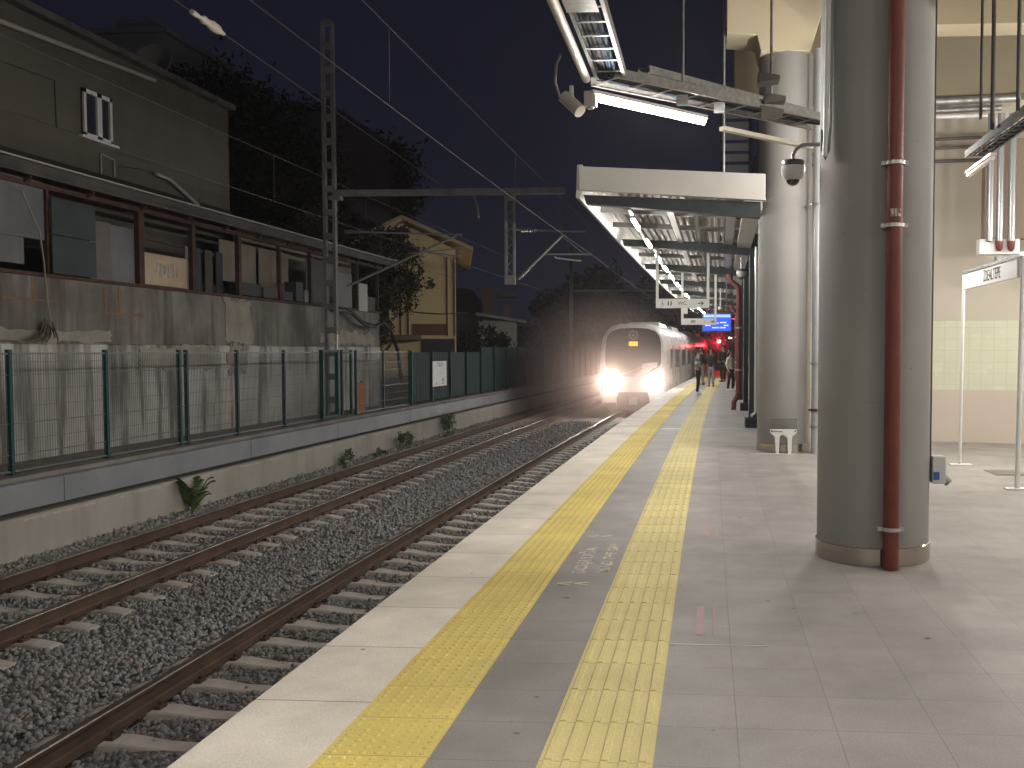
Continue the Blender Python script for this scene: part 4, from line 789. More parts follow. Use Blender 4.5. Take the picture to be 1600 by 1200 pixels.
# ================================================================== CABLE TRAY AND ITS THINGS
ss2 = M('perforated tray steel', (0.20, 0.19, 0.175), 0.5, 0.3, c2=(0.13, 0.122, 0.112), scale=22, rvar=0.1)
mcab = M('matte black cable', (0.02, 0.02, 0.02), 0.9)
def ladder(p0, p1, wd, h, lab, step=0.09, seed=1, ncab=4):
    p0 = Vector(p0); p1 = Vector(p1); d = (p1 - p0); L = d.length; d.normalize(); x = d.cross(Vector((0, 0, 1))).normalized()
    t = thing('cable_tray', lab, 'cable tray')
    for s_ in (-1, 1):
        o_ = x * s_ * wd / 2; m = MB().bar(p0 + o_, p1 + o_, 0.004, h); q = o_ - x * s_ * 0.012; m.bar(p0 + q - Vector((0, 0, h / 2)), p1 + q - Vector((0, 0, h / 2)), 0.028, 0.004); m.bar(p0 + q + Vector((0, 0, h / 2)), p1 + q + Vector((0, 0, h / 2)), 0.02, 0.004)
        k = 0.03
        while k < L: m.bar(p0 + o_ * 1.004 + d * k + Vector((0, 0, -h * .25)), p0 + o_ * 1.004 + d * (k + 0.02) + Vector((0, 0, -h * .25)), 0.006, h * .3); k += 0.045
        m.build('side_rail', ss2, t)
    m = MB(); k = 0.05
    while k < L - 0.02: m.bar(p0 + d * k - x * wd / 2 + Vector((0, 0, -h / 2 + .01)), p0 + d * k + x * wd / 2 + Vector((0, 0, -h / 2 + .01)), 0.03, 0.006); k += step
    tag(m.build('rungs', ss2, t), kind='stuff')
    r = random.Random(seed)
    for q in range(ncab):
        off = x * r.uniform(-wd * .35, wd * .35); pts = []
        for i in range(13): pts.append(p0 + d * L * i / 12 + off + x * r.uniform(-.012, .012) + Vector((0, 0, -h / 2 + .03 + r.uniform(0, .012))))
        MB().tube(pts, r.choice((.008, .011, .014)), 6).build('tray_cable', [mcab, M('matte grey cable', (.085, .083, .08), .9), M('dusty blue cable', (0.03, 0.06, 0.11), 0.8), mcab][q % 4], t)
    return t
ladder((-0.80, -4, 3.95), (-0.80, 8.25, 3.95), 0.26, 0.08, 'cable tray running overhead toward the camera from the corner above the lit tube', 0.3, ncab=11)
tr = ladder((-0.87, 8.25, 3.93), (1.22, 10.05, 3.93), 0.36, 0.075, 'wide perforated cable tray crossing to the pillars above the lit tube', 0.30, 3)
ladder((-0.55, 8.75, 4.12), (1.10, 10.45, 4.12), 0.16, 0.06, 'narrow upper cable tray running behind the wide perforated one', 0.30, 5)
tag(MB().tube([(-0.99, -4, 3.88), (-0.99, 4, 3.88), (-0.985, 8.05, 3.86)], 0.036, 12).build('overhead_duct', M('cream duct', (0.58, 0.53, 0.45), 0.5), None, True), 'thick cream conduit running under the overhead cable tray', 'conduit')
tag(MB().tube([(-1.13, 7.6, 3.93), (-1.19, 7.75, 3.90), (-1.225, 7.9, 3.80), (-1.20, 8.0, 3.70), (-1.13, 8.05, 3.645)], 0.012, 8).build('camera_cable', M('grey cable', (.16, .16, .155), .5), None, True), 'grey cable arching from the tray to the bullet camera', 'cable')
tag(MB().box(-1.0, -0.90, 8.0, 8.1, 3.63, 3.75).cyl((-0.95, 8.05, 3.61), (-0.95, 8.05, 3.63), 0.03, 12).build('junction_box', M('grey junction box', (0.42, 0.41, 0.39), 0.45), bevel=0.006), 'grey junction box at the corner below the overhead cable tray', 'junction box')
t_ = thing('bullet_camera', 'cream cylindrical bullet camera tilted down beside the junction box', 'camera', (-1.09, 8.05, 3.655), 0)
MB().cyl((-0.085, 0.03, 0.07), (0.06, -0.05, -0.075), 0.055, 20).build('body', M('camera cream', (0.55, 0.50, 0.42), 0.4), t_, True)
MB().bar((-0.02, 0, 0.02), (-0.02, 0, 0.15), 0.025, 0.03).build('bracket', M('camera cream', (0.55, 0.50, 0.42), 0.4), t_)
tag(MB().box(-0.94, -0.72, 6.35, 6.60, 3.90, 3.905).box(-0.94, -0.92, 6.35, 6.6, 3.905, 4.0).build('tray_bracket', steel), 'flat steel bracket under the overhead cable tray', 'bracket')
tag(MB().box(-0.74, -0.60, 6.45, 6.6, 4.02, 4.16).build('tray_box', M('grey junction box', (0.42, 0.41, 0.39), 0.45), bevel=0.005), 'grey box on the overhead cable tray at the top of the frame', 'junction box')
for k, (x, y, zb) in enumerate(((-0.2, 8.82, 3.9), (0.64, 9.45, 3.9))):
    tag(MB().cyl((x, y, zb), (x, y, 7.0), 0.014, 8).build('hanging_rod', steel), ('steel rod holding the tray against the open sky', 'steel rod holding the tray in front of the second pillar')[k], 'rod')
tag(MB().box(-1.6, 12, 8.6, 8.9, 7.0, 7.3).build('bracket_beam', soff), 'overhead concrete beam carrying the tray rods', 'beam')
led((-0.93, 8.02, 3.70), (-0.01, 8.93, 3.70), 'long brilliant tube light hung below the overhead cable tray')
for k in range(2):
    x = 0.33 + k * 0.0; 
for k, (u, dz) in enumerate(((0.42, 3.83), (0.58, 3.83))):
    p = Vector((-0.87, 8.25, dz)).lerp(Vector((1.22, 10.05, dz)), u - 0.1); tag(MB().box(p.x - .05, p.x + .05, p.y - .12, p.y - .04, dz - .02, dz + .06).build('small_fixture', M('clear plastic', (0.5, 0.5, 0.5), 0.2)), ('left small clear fixture clipped to the wide tray', 'right small clear fixture clipped to the wide tray')[k], 'fixture')
tag(MB().bar((0.17, 9.65, 3.80), (1.15, 10.60, 3.80), 0.07, 0.04).build('unlit_fixture', M('unlit diffuser', (0.55, 0.51, 0.42), 0.4)), 'unlit pale tube fixture hanging before the second pillar', 'light fixture')
for k, (px, py, pz) in enumerate(((0.56, 9.25, 4.16), (0.62, 9.3, 3.98), (0.60, 9.3, 3.86))): tag(MB().prism([(px - .06, pz - .05), (px + .14, pz - .02), (px + .14, pz + .01), (px - .06, pz + .05)], py - .1, py + .1).build('tray_clip', dk), ('top dark tray clip by the steel rod', 'middle dark tray clip by the steel rod', 'lowest dark tray clip by the steel rod')[k], 'clip')
ht_ = ladder((3.36, 12.3, 4.04), (3.30, 3.0, 4.04), 0.26, 0.08, 'cable tray over the hall behind the nearest pillar', 0.2, 8, 7)
for ch in ht_.children:
    if not ch.name.startswith('tray_cable'): ch.data.materials[0] = M('dull dark tray', (0.07, 0.068, 0.064), 0.7)
led((3.30, 12.4, 3.80), (3.28, 11.3, 3.80), 'slim unlit tube fixture under the hall cable tray', mat=M('unlit white diffuser', (0.7, 0.67, 0.6), 0.3))
G = 'tube lights overhead outside the view'
for (x, y) in ((-0.93, 2.6), (-0.93, -0.8), (-0.93, -4.2)): led((x, y - .6, 3.75), (x, y + .6, 3.75), 'tube light under the overhead tray out of view', G)
for (x, y) in ((4.9, 12.8), (5.6, 8.5), (4.7, 3.0), (4.4, -1.5), (6.8, 3.5), (6.8, 13.6), (2.45, 13.2)): led((x, y - .6, 3.75 if x > 2.5 else 4.1), (x, y + .6, 3.75 if x > 2.5 else 4.1), 'tube light in the hall out of view', 'hall tube lights', house=False, mat=tube_mat3 if y > 8 else tube_mat)  # last tube added behind the nearest pillar to brighten the second pillar and wall
# ================================================================== CATENARY
mastm = M('mast steel', (0.175, 0.172, 0.168), 0.75, 0.0, c2=(0.13, 0.127, 0.124), scale=3)
t_ = thing('catenary_mast', 'tall battened steel mast with a long cross beam over both tracks', 'mast', (-9.26, 23.4, -0.1), 0)
for x in (-0.12, 0.12): MB().box(x - 0.035, x + 0.035, -0.07, 0.07, 0, 9.75).build('mast_leg', mastm, t_)
m = MB()
for k in range(17): m.box(-0.085, 0.085, -0.075, 0.075, 0.4 + k * 0.58, 0.55 + k * 0.58)
tag(m.build('battens', mastm, t_), kind='stuff')
MB().box(0.15, 5.86, -0.09, 0.09, 5.52, 5.66).box(0.0, 0.3, -0.1, 0.1, 5.42, 5.52).build('cross_beam', mastm, t_)
m = MB(); x0 = 4.41
for x in (x0, x0 + 0.2): m.box(x - 0.025, x + 0.025, -0.05, 0.05, 3.35, 5.5)
m.box(x0 - 0.03, x0 + 0.23, -0.06, 0.06, 3.32, 3.55).box(x0 - 0.03, x0 + 0.23, -0.06, 0.06, 5.38, 5.52)
for k in range(9): z = 3.55 + k * 0.205; m.bar((x0 + (0 if k % 2 else 0.2), 0, z), (x0 + (0.2 if k % 2 else 0), 0, z + 0.205), 0.02, 0.02)
m.build('drop_post', mastm, t_)
galv = M('dull galvanised tube', (0.30, 0.30, 0.30), 0.45, 0.5); ins = M('brown insulator', (0.14, 0.12, 0.11), 0.3)
def L3(*p): return [(a + 9.26, b - 23.4, c + 0.1) for a, b, c in p]
m = MB().tube(L3((-4.6, 23.4, 4.56), (-2.9, 23.4, 4.50)), 0.022, 8).tube(L3((-4.55, 23.4, 3.35), (-3.45, 23.4, 4.42)), 0.03, 8).tube(L3((-3.9, 23.4, 3.96), (-2.75, 23.4, 3.95)), 0.022, 8).tube(L3((-3.45, 23.4, 4.38), (-2.95, 23.4, 3.98)), 0.012, 6)
m.build('near_cantilever', galv, t_); MB().tube(L3((-3.65, 23.4, 3.90), (-3.60, 23.4, 3.86), (-3.0, 23.4, 3.79)), 0.022, 8).build('steady_arm', M('pale steady arm', (0.5, 0.5, 0.5), 0.3, 0.5), t_)
m = MB()
for a, b in (((-4.5, 23.4, 4.55), (-4.1, 23.4, 4.54)), ((-4.5, 23.4, 3.4), (-4.3, 23.4, 3.6))):
    a = Vector(L3(a)[0]); b = Vector(L3(b)[0])
    m.tube([a.lerp(b, q / 12) for q in range(13)], [0.05 if q % 2 else 0.03 for q in range(13)], 10)
    m.build('insulator', ins, t_); m = MB()
for a, b in (((-8.9, 23.4, 4.55), (-8.5, 23.4, 4.54)),):
    a = Vector(L3(a)[0]); b = Vector(L3(b)[0])
    m.tube([a.lerp(b, q / 12) for q in range(13)], [0.05 if q % 2 else 0.03 for q in range(13)], 10)
m.build('insulator', ins, t_)
MB().tube(L3((-8.9, 23.4, 4.55), (-5.95, 23.4, 4.45)), 0.022, 8).tube(L3((-8.85, 23.4, 3.2), (-6.1, 23.4, 4.42)), 0.032, 8).tube(L3((-7.3, 23.4, 4.0), (-5.95, 23.4, 4.12)), 0.016, 8).tube(L3((-6.8, 23.4, 4.02), (-5.97, 23.4, 3.92)), 0.018, 8).build('far_cantilever', galv, t_)
MB().tube([(3.61, 0, 5.5), (3.71, 0, 5.2), (3.73, 0, 4.95)], 0.03, 8).build('hanging_insulator', ins, t_)
MB().box(0.16, 0.165, -0.072, 0.0, 1.62, 2.1).build('number_plate', M('number plate', (0.55, 0.54, 0.5), 0.5), t_); MB().box(0.086, 0.154, -0.0745, -0.0715, 1.62, 1.95).build('number_plate', M('number plate', (0.55, 0.54, 0.5), 0.5), t_); MB().box(0.086, 0.154, -0.0745, -0.0715, 1.96, 2.12).build('yellow_plate', M('yellow plate', (0.5, 0.42, 0.08), 0.5), t_)
text('mast_number', '23 0.51', ink, 0.06, (0.12, -0.0755, 1.785), (R(90), R(-90), 0), t_, 0.0005)
# further masts along the line
for (X, Y) in ((-8.0, 62), (-5.9, 95)):
    t = thing('catenary_mast', 'distant catenary mast faint in the dark beyond the train' if Y > 80 else 'far catenary mast dim behind the cottage', 'mast', (X - .6, Y, -0.2))
    MB().box(-0.12, 0.12, -0.1, 0.1, 0, 8.5).build('mast_leg', mastm, t); MB().box(0.1, 5.6, -0.08, 0.08, 5.6, 5.75).build('cross_beam', mastm, t)
wire = M('copper wire', (0.055, 0.052, 0.05), 0.7)
def line(s, z, t0, t1, r, lab, sag=0.0, span=40, name='overhead_wire', ph=23.4, fn=None):
    N = 60; pts = []
    for i in range(N + 1):
        t = t0 + (t1 - t0) * i / N; u = ((t - ph) / span) % 1.0; pts.append(W(s, t, z - sag * 4 * u * (1 - u)))
    o = MB().tube(pts, r, 5).build(name, wire, None, True); return tag(o, lab, 'wire')
line(-2.96, 3.93, -6, 130, 0.0055, 'contact wire of the near track passing under the drop post', 0.06)
o = line(-2.98, 4.62, -6, 130, 0.0045, 'upper catenary wire of the near track')
for t in (4, 8.9, 14.6, 19, 29, 34): 
    MB().tube([W(-2.97, t, 3.9), W(-2.97, t, 4.62)], 0.004, 4).build('dropper', wire, o)
line(-6.75, 3.95, -6, 130, 0.0055, 'contact wire of the far track crossing in front of the mast', 0.05)
o = line(-6.75, 4.62, -6, 130, 0.0045, 'upper catenary wire of the far track')
for t in (8.5, 14.6, 18.5, 29, 34): MB().tube([W(-6.75, t, 3.92), W(-6.75, t, 4.62)], 0.004, 4).build('dropper', wire, o)
line(-9.62, 4.25, -6, 110, 0.006, 'feeder wire running along the old building gutter line')
pts = [Vector((-6.0, -6, 5.35)), Vector((-6.05, 11.2, 5.56))]
tag(MB().tube([(-6.0, -6, 5.7), (-6.05, 11.1, 5.60)], 0.008, 5).tube([(-6.07, 11.9, 5.6), (-6.3, 23.4, 5.56)], 0.008, 5).build('stay_wire', wire, None, True), 'stay wire with a white insulator ending at the mast cross beam', 'wire')
inm = M('white insulator', (0.55, 0.50, 0.45), 0.4); a = Vector((-6.05, 11.15, 5.60)); b = Vector((-6.07, 11.95, 5.60))
m = MB().tube([a, a.lerp(b, .12), a.lerp(b, .25), a.lerp(b, .35), a.lerp(b, .45), a.lerp(b, .62), a.lerp(b, .78), a.lerp(b, .9), b], [.03, .035, .02, .055, .04, .065, .06, .03, .022], 12)
tag(m.build('line_insulator', inm, None, True), 'white insulator hanging on the upper left wire', 'insulator')
# ================================================================== TREES AND PLANTS
barkm = M('dark bark', (0.05, 0.04, 0.03), 0.9, c2=(0.03, 0.025, 0.02), scale=4, bump=0.5)
def leafmat(nm, c, c2):
    m = bpy.data.materials.new(nm); m.use_nodes = True; n = m.node_tree.nodes; l = m.node_tree.links; b = n['Principled BSDF']; ge = n.new('ShaderNodeNewGeometry'); rp = n.new('ShaderNodeValToRGB')
    l.new(ge.outputs['Random Per Island'], rp.inputs[0]); rp.color_ramp.elements[0].color = (*c, 1); rp.color_ramp.elements[1].color = (*c2, 1); l.new(rp.outputs[0], b.inputs['Base Color']); b.inputs['Roughness'].default_value = 0.8; b.inputs['Specular IOR Level'].default_value = 0.1; return m
leafd = leafmat('dark foliage', (0.008, 0.010, 0.006), (0.017, 0.020, 0.011)); leafo = leafmat('olive foliage', (0.028, 0.031, 0.016), (0.065, 0.064, 0.034))
def crown(blobs, n, size, seed, mat, parent, name='crown'):
    r = np.random.RandomState(seed); V = []; tot = sum(b[3] ** 2 for b in blobs)
    for (x, y, z, rad) in blobs:
        k = int(n * rad * rad / tot); ncl = max(6, k // 45)
        d = r.normal(size=(ncl, 3)); d /= np.linalg.norm(d, axis=1)[:, None]; cl = np.array([x, y, z]) + d * (rad * r.uniform(0.45, 1.05, (ncl, 1))) * np.array([1, 1, 0.85])
        c = cl[r.randint(0, ncl, k)] + r.normal(scale=rad * 0.17, size=(k, 3))
        u = r.normal(size=(k, 3)); u /= np.linalg.norm(u, axis=1)[:, None]; v = np.cross(u, r.normal(size=(k, 3))); v /= np.linalg.norm(v, axis=1)[:, None]
        s = size * r.uniform(0.6, 1.3, (k, 1)); V.append(np.stack([c - u * s, c + v * s * .45, c + u * s, c - v * s * .45], 1).reshape(-1, 3))
    V = np.concatenate(V); N = len(V) // 4; me = bpy.data.meshes.new(name); me.vertices.add(len(V)); me.vertices.foreach_set('co', V.ravel().astype(np.float32))
    me.loops.add(N * 4); me.loops.foreach_set('vertex_index', np.arange(N * 4, dtype=np.int32)); me.polygons.add(N); me.polygons.foreach_set('loop_start', np.arange(0, N * 4, 4, dtype=np.int32)); me.polygons.foreach_set('loop_total', np.full(N, 4, dtype=np.int32)); me.update(); me.validate(); me.materials.append(mat)
    o = bpy.data.objects.new(name, me); COL.objects.link(o); o.parent = parent; return o
def tree(loc, lab, blobs, n, size, seed, mat, trunk_r=0.25, th=None):
    t = thing('broadleaf_tree', lab, 'tree', loc); r = random.Random(seed); zt = min(b[2] for b in blobs)
    bx_ = sum(b[0] for b in blobs) / len(blobs)
    MB().tube([(0, 0, -1), (bx_ * .3, 0, zt * .5), (bx_ * .7, 0, zt)], [trunk_r, trunk_r * .8, trunk_r * .6], 9).build('trunk', barkm, t, True)
    for (x, y, z, rad) in blobs: MB().tube([(bx_ * .5, 0, zt * .75), ((x + bx_ * .5) / 2, y / 2, (z + zt * .75) / 2 + .2), (x, y, z + rad * .4)], [trunk_r * .45, trunk_r * .3, 0.03], 6).build('limb', barkm, t, True)
    crown(blobs, n, size, seed, mat, t); return t
tree((-18, 46, 0), 'huge dark tree rising behind the gallery and the mast', [(-4.2, 0, 11.2, 2.2), (-1.5, 0, 11.6, 2.4), (0.5, -1, 9.5, 3.0), (2.4, 0, 9.8, 2.0), (-3.5, 1, 8.0, 3.0), (1.0, 0, 6.3, 3.0), (2.2, 1, 7.4, 1.6)], 42000, 0.17, 5, leafd, 0.45)
tree((-20.2, 33, 0), 'dark tree against the night sky just beyond the rendered building', [(3.4, 0, 9.6, 2.0), (5.2, 1, 8.0, 1.9), (6.2, 0, 6.2, 1.6), (4.0, 0, 6.5, 2.2)], 24000, 0.13, 6, leafd, 0.35)
tree((-11.6, 30.5, 0), 'olive leaved tree overhanging the end of the gallery beside the yellow house', [(0.0, 0, 4.2, 1.3), (1.2, 0.3, 4.7, 1.0), (1.7, 0, 3.5, 0.75), (0.6, 0.5, 2.6, 0.9), (2.2, 0.2, 3.9, 0.55), (1.9, 0.1, 5.1, 0.5), (-1.2, 0.5, 5.2, 1.2)], 13000, 0.085, 7, leafo, 0.14)
tree((-7.5, 68, 0), 'faint rounded tree in the gloom beyond the cottage', [(0, 0, 5.2, 2.4), (-2.5, 0, 4.4, 2.0), (1.8, 0, 4.0, 1.8)], 5000, 0.3, 8, leafd, 0.3)
tree((-3.0, 92, 0), 'faint dark tree above the approaching train', [(-2, 0, 5.8, 2.8), (1.5, 0, 4.8, 2.6), (-5.5, 0, 5.0, 2.6)], 5000, 0.4, 9, leafd, 0.4)
t_ = thing('shrub_belt', 'dark mass of shrubs closing the far end of the line', 'shrubs'); tag(t_, kind='stuff')
crown([(-26 + 4.4 * k, 118 + (k % 3) * 2, 2.2 + (k % 2) * 0.9, 3.6) for k in range(16)], 9000, 0.5, 10, leafd, t_, 'foliage')
tree((-9.3, 45.5, 0), 'small dark bush in front of the grey cottage wall', [(-1.2, 0, 2.0, 0.9), (-0.5, 0, 1.6, 0.8)], 1800, 0.10, 12, leafd, 0.05)
# palm-like fern and weeds by the wall
fernm = leafmat('fern green', (0.075, 0.115, 0.045), (0.15, 0.19, 0.085))
def fern(loc, lab, n, L, seed, cat='fern', name='fern'):
    t = thing(name, lab, cat, loc); r = random.Random(seed)
    for k in range(n):
        a = r.uniform(-2.4, 0.9); m = MB(); e = r.uniform(0.7, 1.15) * L; up = r.uniform(1.2, 2.2); prev = Vector((0, 0, 0)); pts = []
        for i in range(9):
            f = i / 8; pts.append(Vector((math.cos(a) * e * f * .55 , math.sin(a) * e * f * .6, e * up * f * (1 - 0.5 * f))))
        m.tube(pts, [0.006] * 5 + [0.004] * 4, 4)
        side = Vector((-math.sin(a), math.cos(a), 0))
        for i in range(1, 9):
            for q in (0, 0.5):
                if i == 8 and q: continue
                p = pts[i].lerp(pts[min(i + 1, 8)], q); ll = 0.36 * L * (1 - i / 10)
                for s_ in (-1, 1):
                    tip = p + side * s_ * ll * .7 + (pts[i] - pts[i - 1]).normalized() * ll * .6 + Vector((0, 0, -.02)); w_ = Vector((0, 0, 0.012)) + (pts[i] - pts[i - 1]).normalized() * .01
                    m.add([p - w_, p + w_, tip], [(0, 1, 2)])
        m.build('frond', fernm, t, fix=False)
    return t
fern((-8.80 + .11, 15.75, -1.16), 'green palm like fern growing at the foot of the trackside wall', 15, 0.62, 3)
def weed(loc, lab, n, h, seed):
    t = thing('weed', lab, 'weed', loc); r = random.Random(seed); m = MB()
    for k in range(n):
        x, y = r.uniform(-.12, .22), r.uniform(-.45, .45); m.tube([(x, y, 0), (x + r.uniform(-.05, .05), y + r.uniform(-.1, .1), h * r.uniform(.5, 1.1))], [0.006, 0.003], 4)
    m.build('stems', fernm, t); crown([(0.05, r.uniform(-.4, .4), h * r.uniform(.25, .8), h * .32) for _ in range(5)], 60 * n, 0.035, seed, fernm, t, 'leaves'); return t
weed(W(-8.78, 22.2, -1.18), 'sparse small weed by the wall where the ledge joint shows', 6, 0.42, 4)
weed(W(-8.75, 26.6, -1.18), 'bushy weed against the trackside wall below the orange board', 14, 0.50, 5)
weed(W(-8.75, 30.6, -1.15), 'taller weed clump hanging over the trackside wall before the notice board', 16, 0.75, 6)
weed(W(-8.78, 24.6, -1.18), 'tiny weed sprig beside the far rail', 4, 0.25, 7)
# ================================================================== TRAIN
TC = -3.70; T0 = 40.4
trw = M('train white', (0.62, 0.60, 0.58), 0.28, c2=(0.57, 0.55, 0.53), scale=0.6, rvar=0.05); trg = M('train roof grey', (0.40, 0.39, 0.38), 0.4); trd = M('train dark glass', (0.018, 0.018, 0.022), 0.07, spec=0.7); trk = M('train underframe', (0.05, 0.047, 0.045), 0.7)
sglass = M('side glass painted reflection', (0.20, 0.19, 0.175), 0.12, spec=0.8)  # glass colour lightened to carry the bright platform's grazing reflection
HP = [(0, 2.78), (0.65, 2.755), (1.0, 2.66), (1.24, 2.44), (1.38, 2.12), (1.44, 1.6), (1.46, 1.0), (1.46, -0.2), (1.42, -0.62)]
ring = HP + [(-a, b) for a, b in HP[::-1][:-1]]
def sect(sc_w, sc_h, t, tilt=0.0): 
    return [W(TC + a * sc_w, t + tilt * max(0, b), -0.62 + (b + 0.62) * sc_h) for a, b in ring]
t_ = thing('commuter_train', 'white commuter train with blazing headlights running in beside the platform', 'train')
def carbody(t0, t1, nose, nm='car_body'):
    m = MB(); n = len(ring); secs = []
    if nose: secs = [sect(0.90, 0.955, t0, 0.10), sect(0.955, 0.975, t0 + 0.12, 0.09), sect(0.985, 0.992, t0 + 0.35, 0.06), sect(1, 1, t0 + 0.9)]
    else: secs = [sect(0.97, 0.98, t0), sect(1, 1, t0 + 0.15)]
    N = 12
    for i in range(1, N + 1): secs.append(sect(1, 1, t0 + 0.9 + (t1 - t0 - 1.0) * i / N))
    for sc in secs: m.v += sc
    for i in range(len(secs) - 1):
        for k in range(n): k2 = (k + 1) % n; m.f.append((i * n + k, i * n + k2, (i + 1) * n + k2, (i + 1) * n + k))
    m.f.append(tuple(range(n))); m.f.append(tuple((len(secs) - 1) * n + k for k in range(n))[::-1]); return m.build(nm, trw, t_, True)
def fy(z): return T0 + 0.10 * max(0, z) * 1.0
for c in range(3):
    a = T0 + c * 20.6; carbody(a, a + 20.2, c == 0)
    MB().sweep([(TC - 1.2, -0.62), (TC + 1.2, -0.62), (TC + 1.2, -1.0), (TC - 1.2, -1.0)], a + 1.2, a + 19.5, 3).build('underframe', trk, t_)
    if c: MB().sweep([(TC - 1.25, 2.3), (TC + 1.25, 2.3), (TC + 1.25, -0.5), (TC - 1.25, -0.5)], a - 0.45, a + .05, 1).build('gangway', trk, t_)
    rf = MB()
    for q in (4.5, 12.5): rf.sweep([(TC - .8, 2.62), (TC - .7, 2.93), (TC + .7, 2.93), (TC + .8, 2.62)], a + q, a + q + 4.2, 1.5)
    rf.build('roof_unit', trg, t_, bevel=0.03)
    dpos = [3.2, 8.0, 12.8, 17.4]
    for side in (1, -1):
        for d in dpos:
            p = W(TC + side * 1.463, a + d); q = W(TC + side * 1.463, a + d + 1.4); m = MB().bar((p[0], p[1], 0.85), (q[0], q[1], 0.85), 0.02, 2.0)
            do = m.build('door', M('train door', (0.42, 0.41, 0.40), 0.3), t_)
            for e in (0.12, 0.76): MB().bar((p[0] + side * .012, p[1] + e, 1.2), (p[0] + side * .012, p[1] + e + .52, 1.2), 0.01, 0.9).build('door_window', sglass, do)
        last = 1.3 if c == 0 else 0.5
        for w0, w1 in ((last + .6, 3.0), (4.9, 7.7), (9.7, 12.5), (14.5, 17.1)):
            p = W(TC + side * 1.462, a + w0); q = W(TC + side * 1.462, a + w1); MB().bar((p[0], p[1], 1.25), (q[0], q[1], 1.25), 0.02, 0.85).build('window', sglass, t_)
        p = W(TC + side * 1.462, a + 1.0); q = W(TC + side * 1.462, a + 20.0); MB().bar((p[0], p[1], -0.33), (q[0], q[1], -0.33), 0.015, 0.14).build('side_stripe', M('train stripe grey', (0.30, 0.29, 0.28), 0.4), t_)
cx_ = W(TC, T0)[0]
def fface(poly, mat, name, off=0.0, th=0.05, parent=None):
    n = len(poly); m = MB(); m.v = [(cx_ + x, fy(z) - off, z) for x, z in poly] + [(cx_ + x, fy(z) - off + th, z) for x, z in poly]
    m.f = [tuple(range(n))] + [(k, (k + 1) % n, n + (k + 1) % n, n + k) for k in range(n)]; return m.build(name, mat, parent or t_)
wsh = [(0, 0.50), (0.35, 0.53), (0.62, 0.64), (0.88, 0.80), (1.10, 0.93), (1.17, 1.05), (1.18, 1.5), (1.165, 1.95), (1.10, 2.22), (0.93, 2.42), (0.62, 2.53), (0.3, 2.56), (0, 2.565)]; wsh = wsh + [(-x, z) for x, z in wsh[::-1][1:-1]]
ws = fface(wsh, trd, 'windscreen', 0.012)
fface([(-0.19, 1.80), (0.19, 1.80), (0.19, 1.99), (-0.19, 1.99)], M('amber display', (0.6, 0.3, 0.05), 0.5, emit=(1.0, 0.42, 0.02), estr=1.6), 'destination_display', 0.03)
m = MB(); lgm = M('pale logo', (0.30, 0.29, 0.30), 0.4)
for r_ in (0.20, 0.13): m.tube([(cx_ + r_ * math.cos(a * .2618), fy(2.26 + r_ * math.sin(a * .2618)) - .022, 2.26 + r_ * math.sin(a * .2618)) for a in range(25)], 0.009, 4)
m.cyl((cx_, fy(2.26) - .03, 2.26), (cx_, fy(2.26) - .015, 2.26), 0.05, 10)
for a in range(12): m.bar((cx_ + .14 * math.cos(a * .5236), fy(2.26) - .022, 2.26 + .14 * math.sin(a * .5236)), (cx_ + .19 * math.cos(a * .5236), fy(2.26) - .022, 2.26 + .19 * math.sin(a * .5236)), .01, .014)
m.build('front_emblem', lgm, t_)
fface([(0.35, 0.78), (1.02, 0.92), (1.02, 1.12), (0.38, 1.06)], M('cab desk glow', (0.30, 0.29, 0.30), 0.5), 'cab_desk', 0.018)
fface([(-0.85, 1.72), (-0.45, 1.72), (-0.45, 1.725), (-0.85, 1.725)], lgm, 'wiper_line', 0.02)
m = MB(); m.tube([(cx_ - .5, fy(.5) - .05, .62), (cx_ + .1, fy(.9) - .05, .78), (cx_ + .45, fy(1.0) - .05, 1.0)], 0.012, 5).tube([(cx_ + .05, fy(.5) - .06, .6), (cx_ + .35, fy(.9) - .05, .95)], 0.012, 5); m.build('wiper', lgm, t_)
fface([(-0.62, -0.15), (0.62, -0.15), (0.70, -0.45), (0.66, -0.92), (-0.66, -0.92), (-0.70, -0.45)], M('coupler recess', (0.035, 0.033, 0.035), 0.6), 'coupler_recess', 0.03)
MB().tube([(cx_, T0 + .1, -.5), (cx_, T0 - .25, -.5), (cx_ + .02, T0 - .32, -.5)], [0.14, 0.14, 0.17], 14).box(cx_ - .16, cx_ + .2, T0 - .36, T0 - .26, -.66, -.32).build('coupler', M('coupler steel', (0.32, 0.31, 0.30), 0.5, 0.5), t_, bevel=0.01)
fface([(-1.25, -0.58), (-0.72, -0.58), (-0.72, -0.85), (-1.1, -0.85)], trk, 'skirt', 0.0); fface([(0.72, -0.58), (1.25, -0.58), (1.1, -0.85), (0.72, -0.85)], trk, 'skirt', 0.0)
hlm = M('headlamp glow', (1, 1, 1), 0.3, emit=(1.0, 0.93, 0.85), estr=1250.0)
for x in (-0.97, 0.97):
    hb = MB().cyl((cx_ + x, T0 + .1, .36), (cx_ + x, T0 - 0.02, .36), 0.15, 20).build('headlight', M('lamp bezel', (0.1, 0.1, 0.1), 0.3), t_, True)
    MB().cyl((cx_ + x, T0 - .02, .36), (cx_ + x, T0 - .035, .36), 0.105, 20).build('lens', hlm, hb, True)
    ld = bpy.data.lights.new('headlight_beam', 'SPOT'); ld.energy = 480 if x < 0 else 360; ld.color = (1.0, 0.80, 0.66) if x < 0 else (1, 0.9, 0.85); ld.spot_size = R(50); ld.spot_blend = 1.0; ld.shadow_soft_size = 0.1
    lo = bpy.data.objects.new('headlight_beam', ld); COL.objects.link(lo); lo.location = (cx_ + x, T0 - 0.16, .36); lo.rotation_euler = (R(90), 0, R(180)); lo.parent = t_
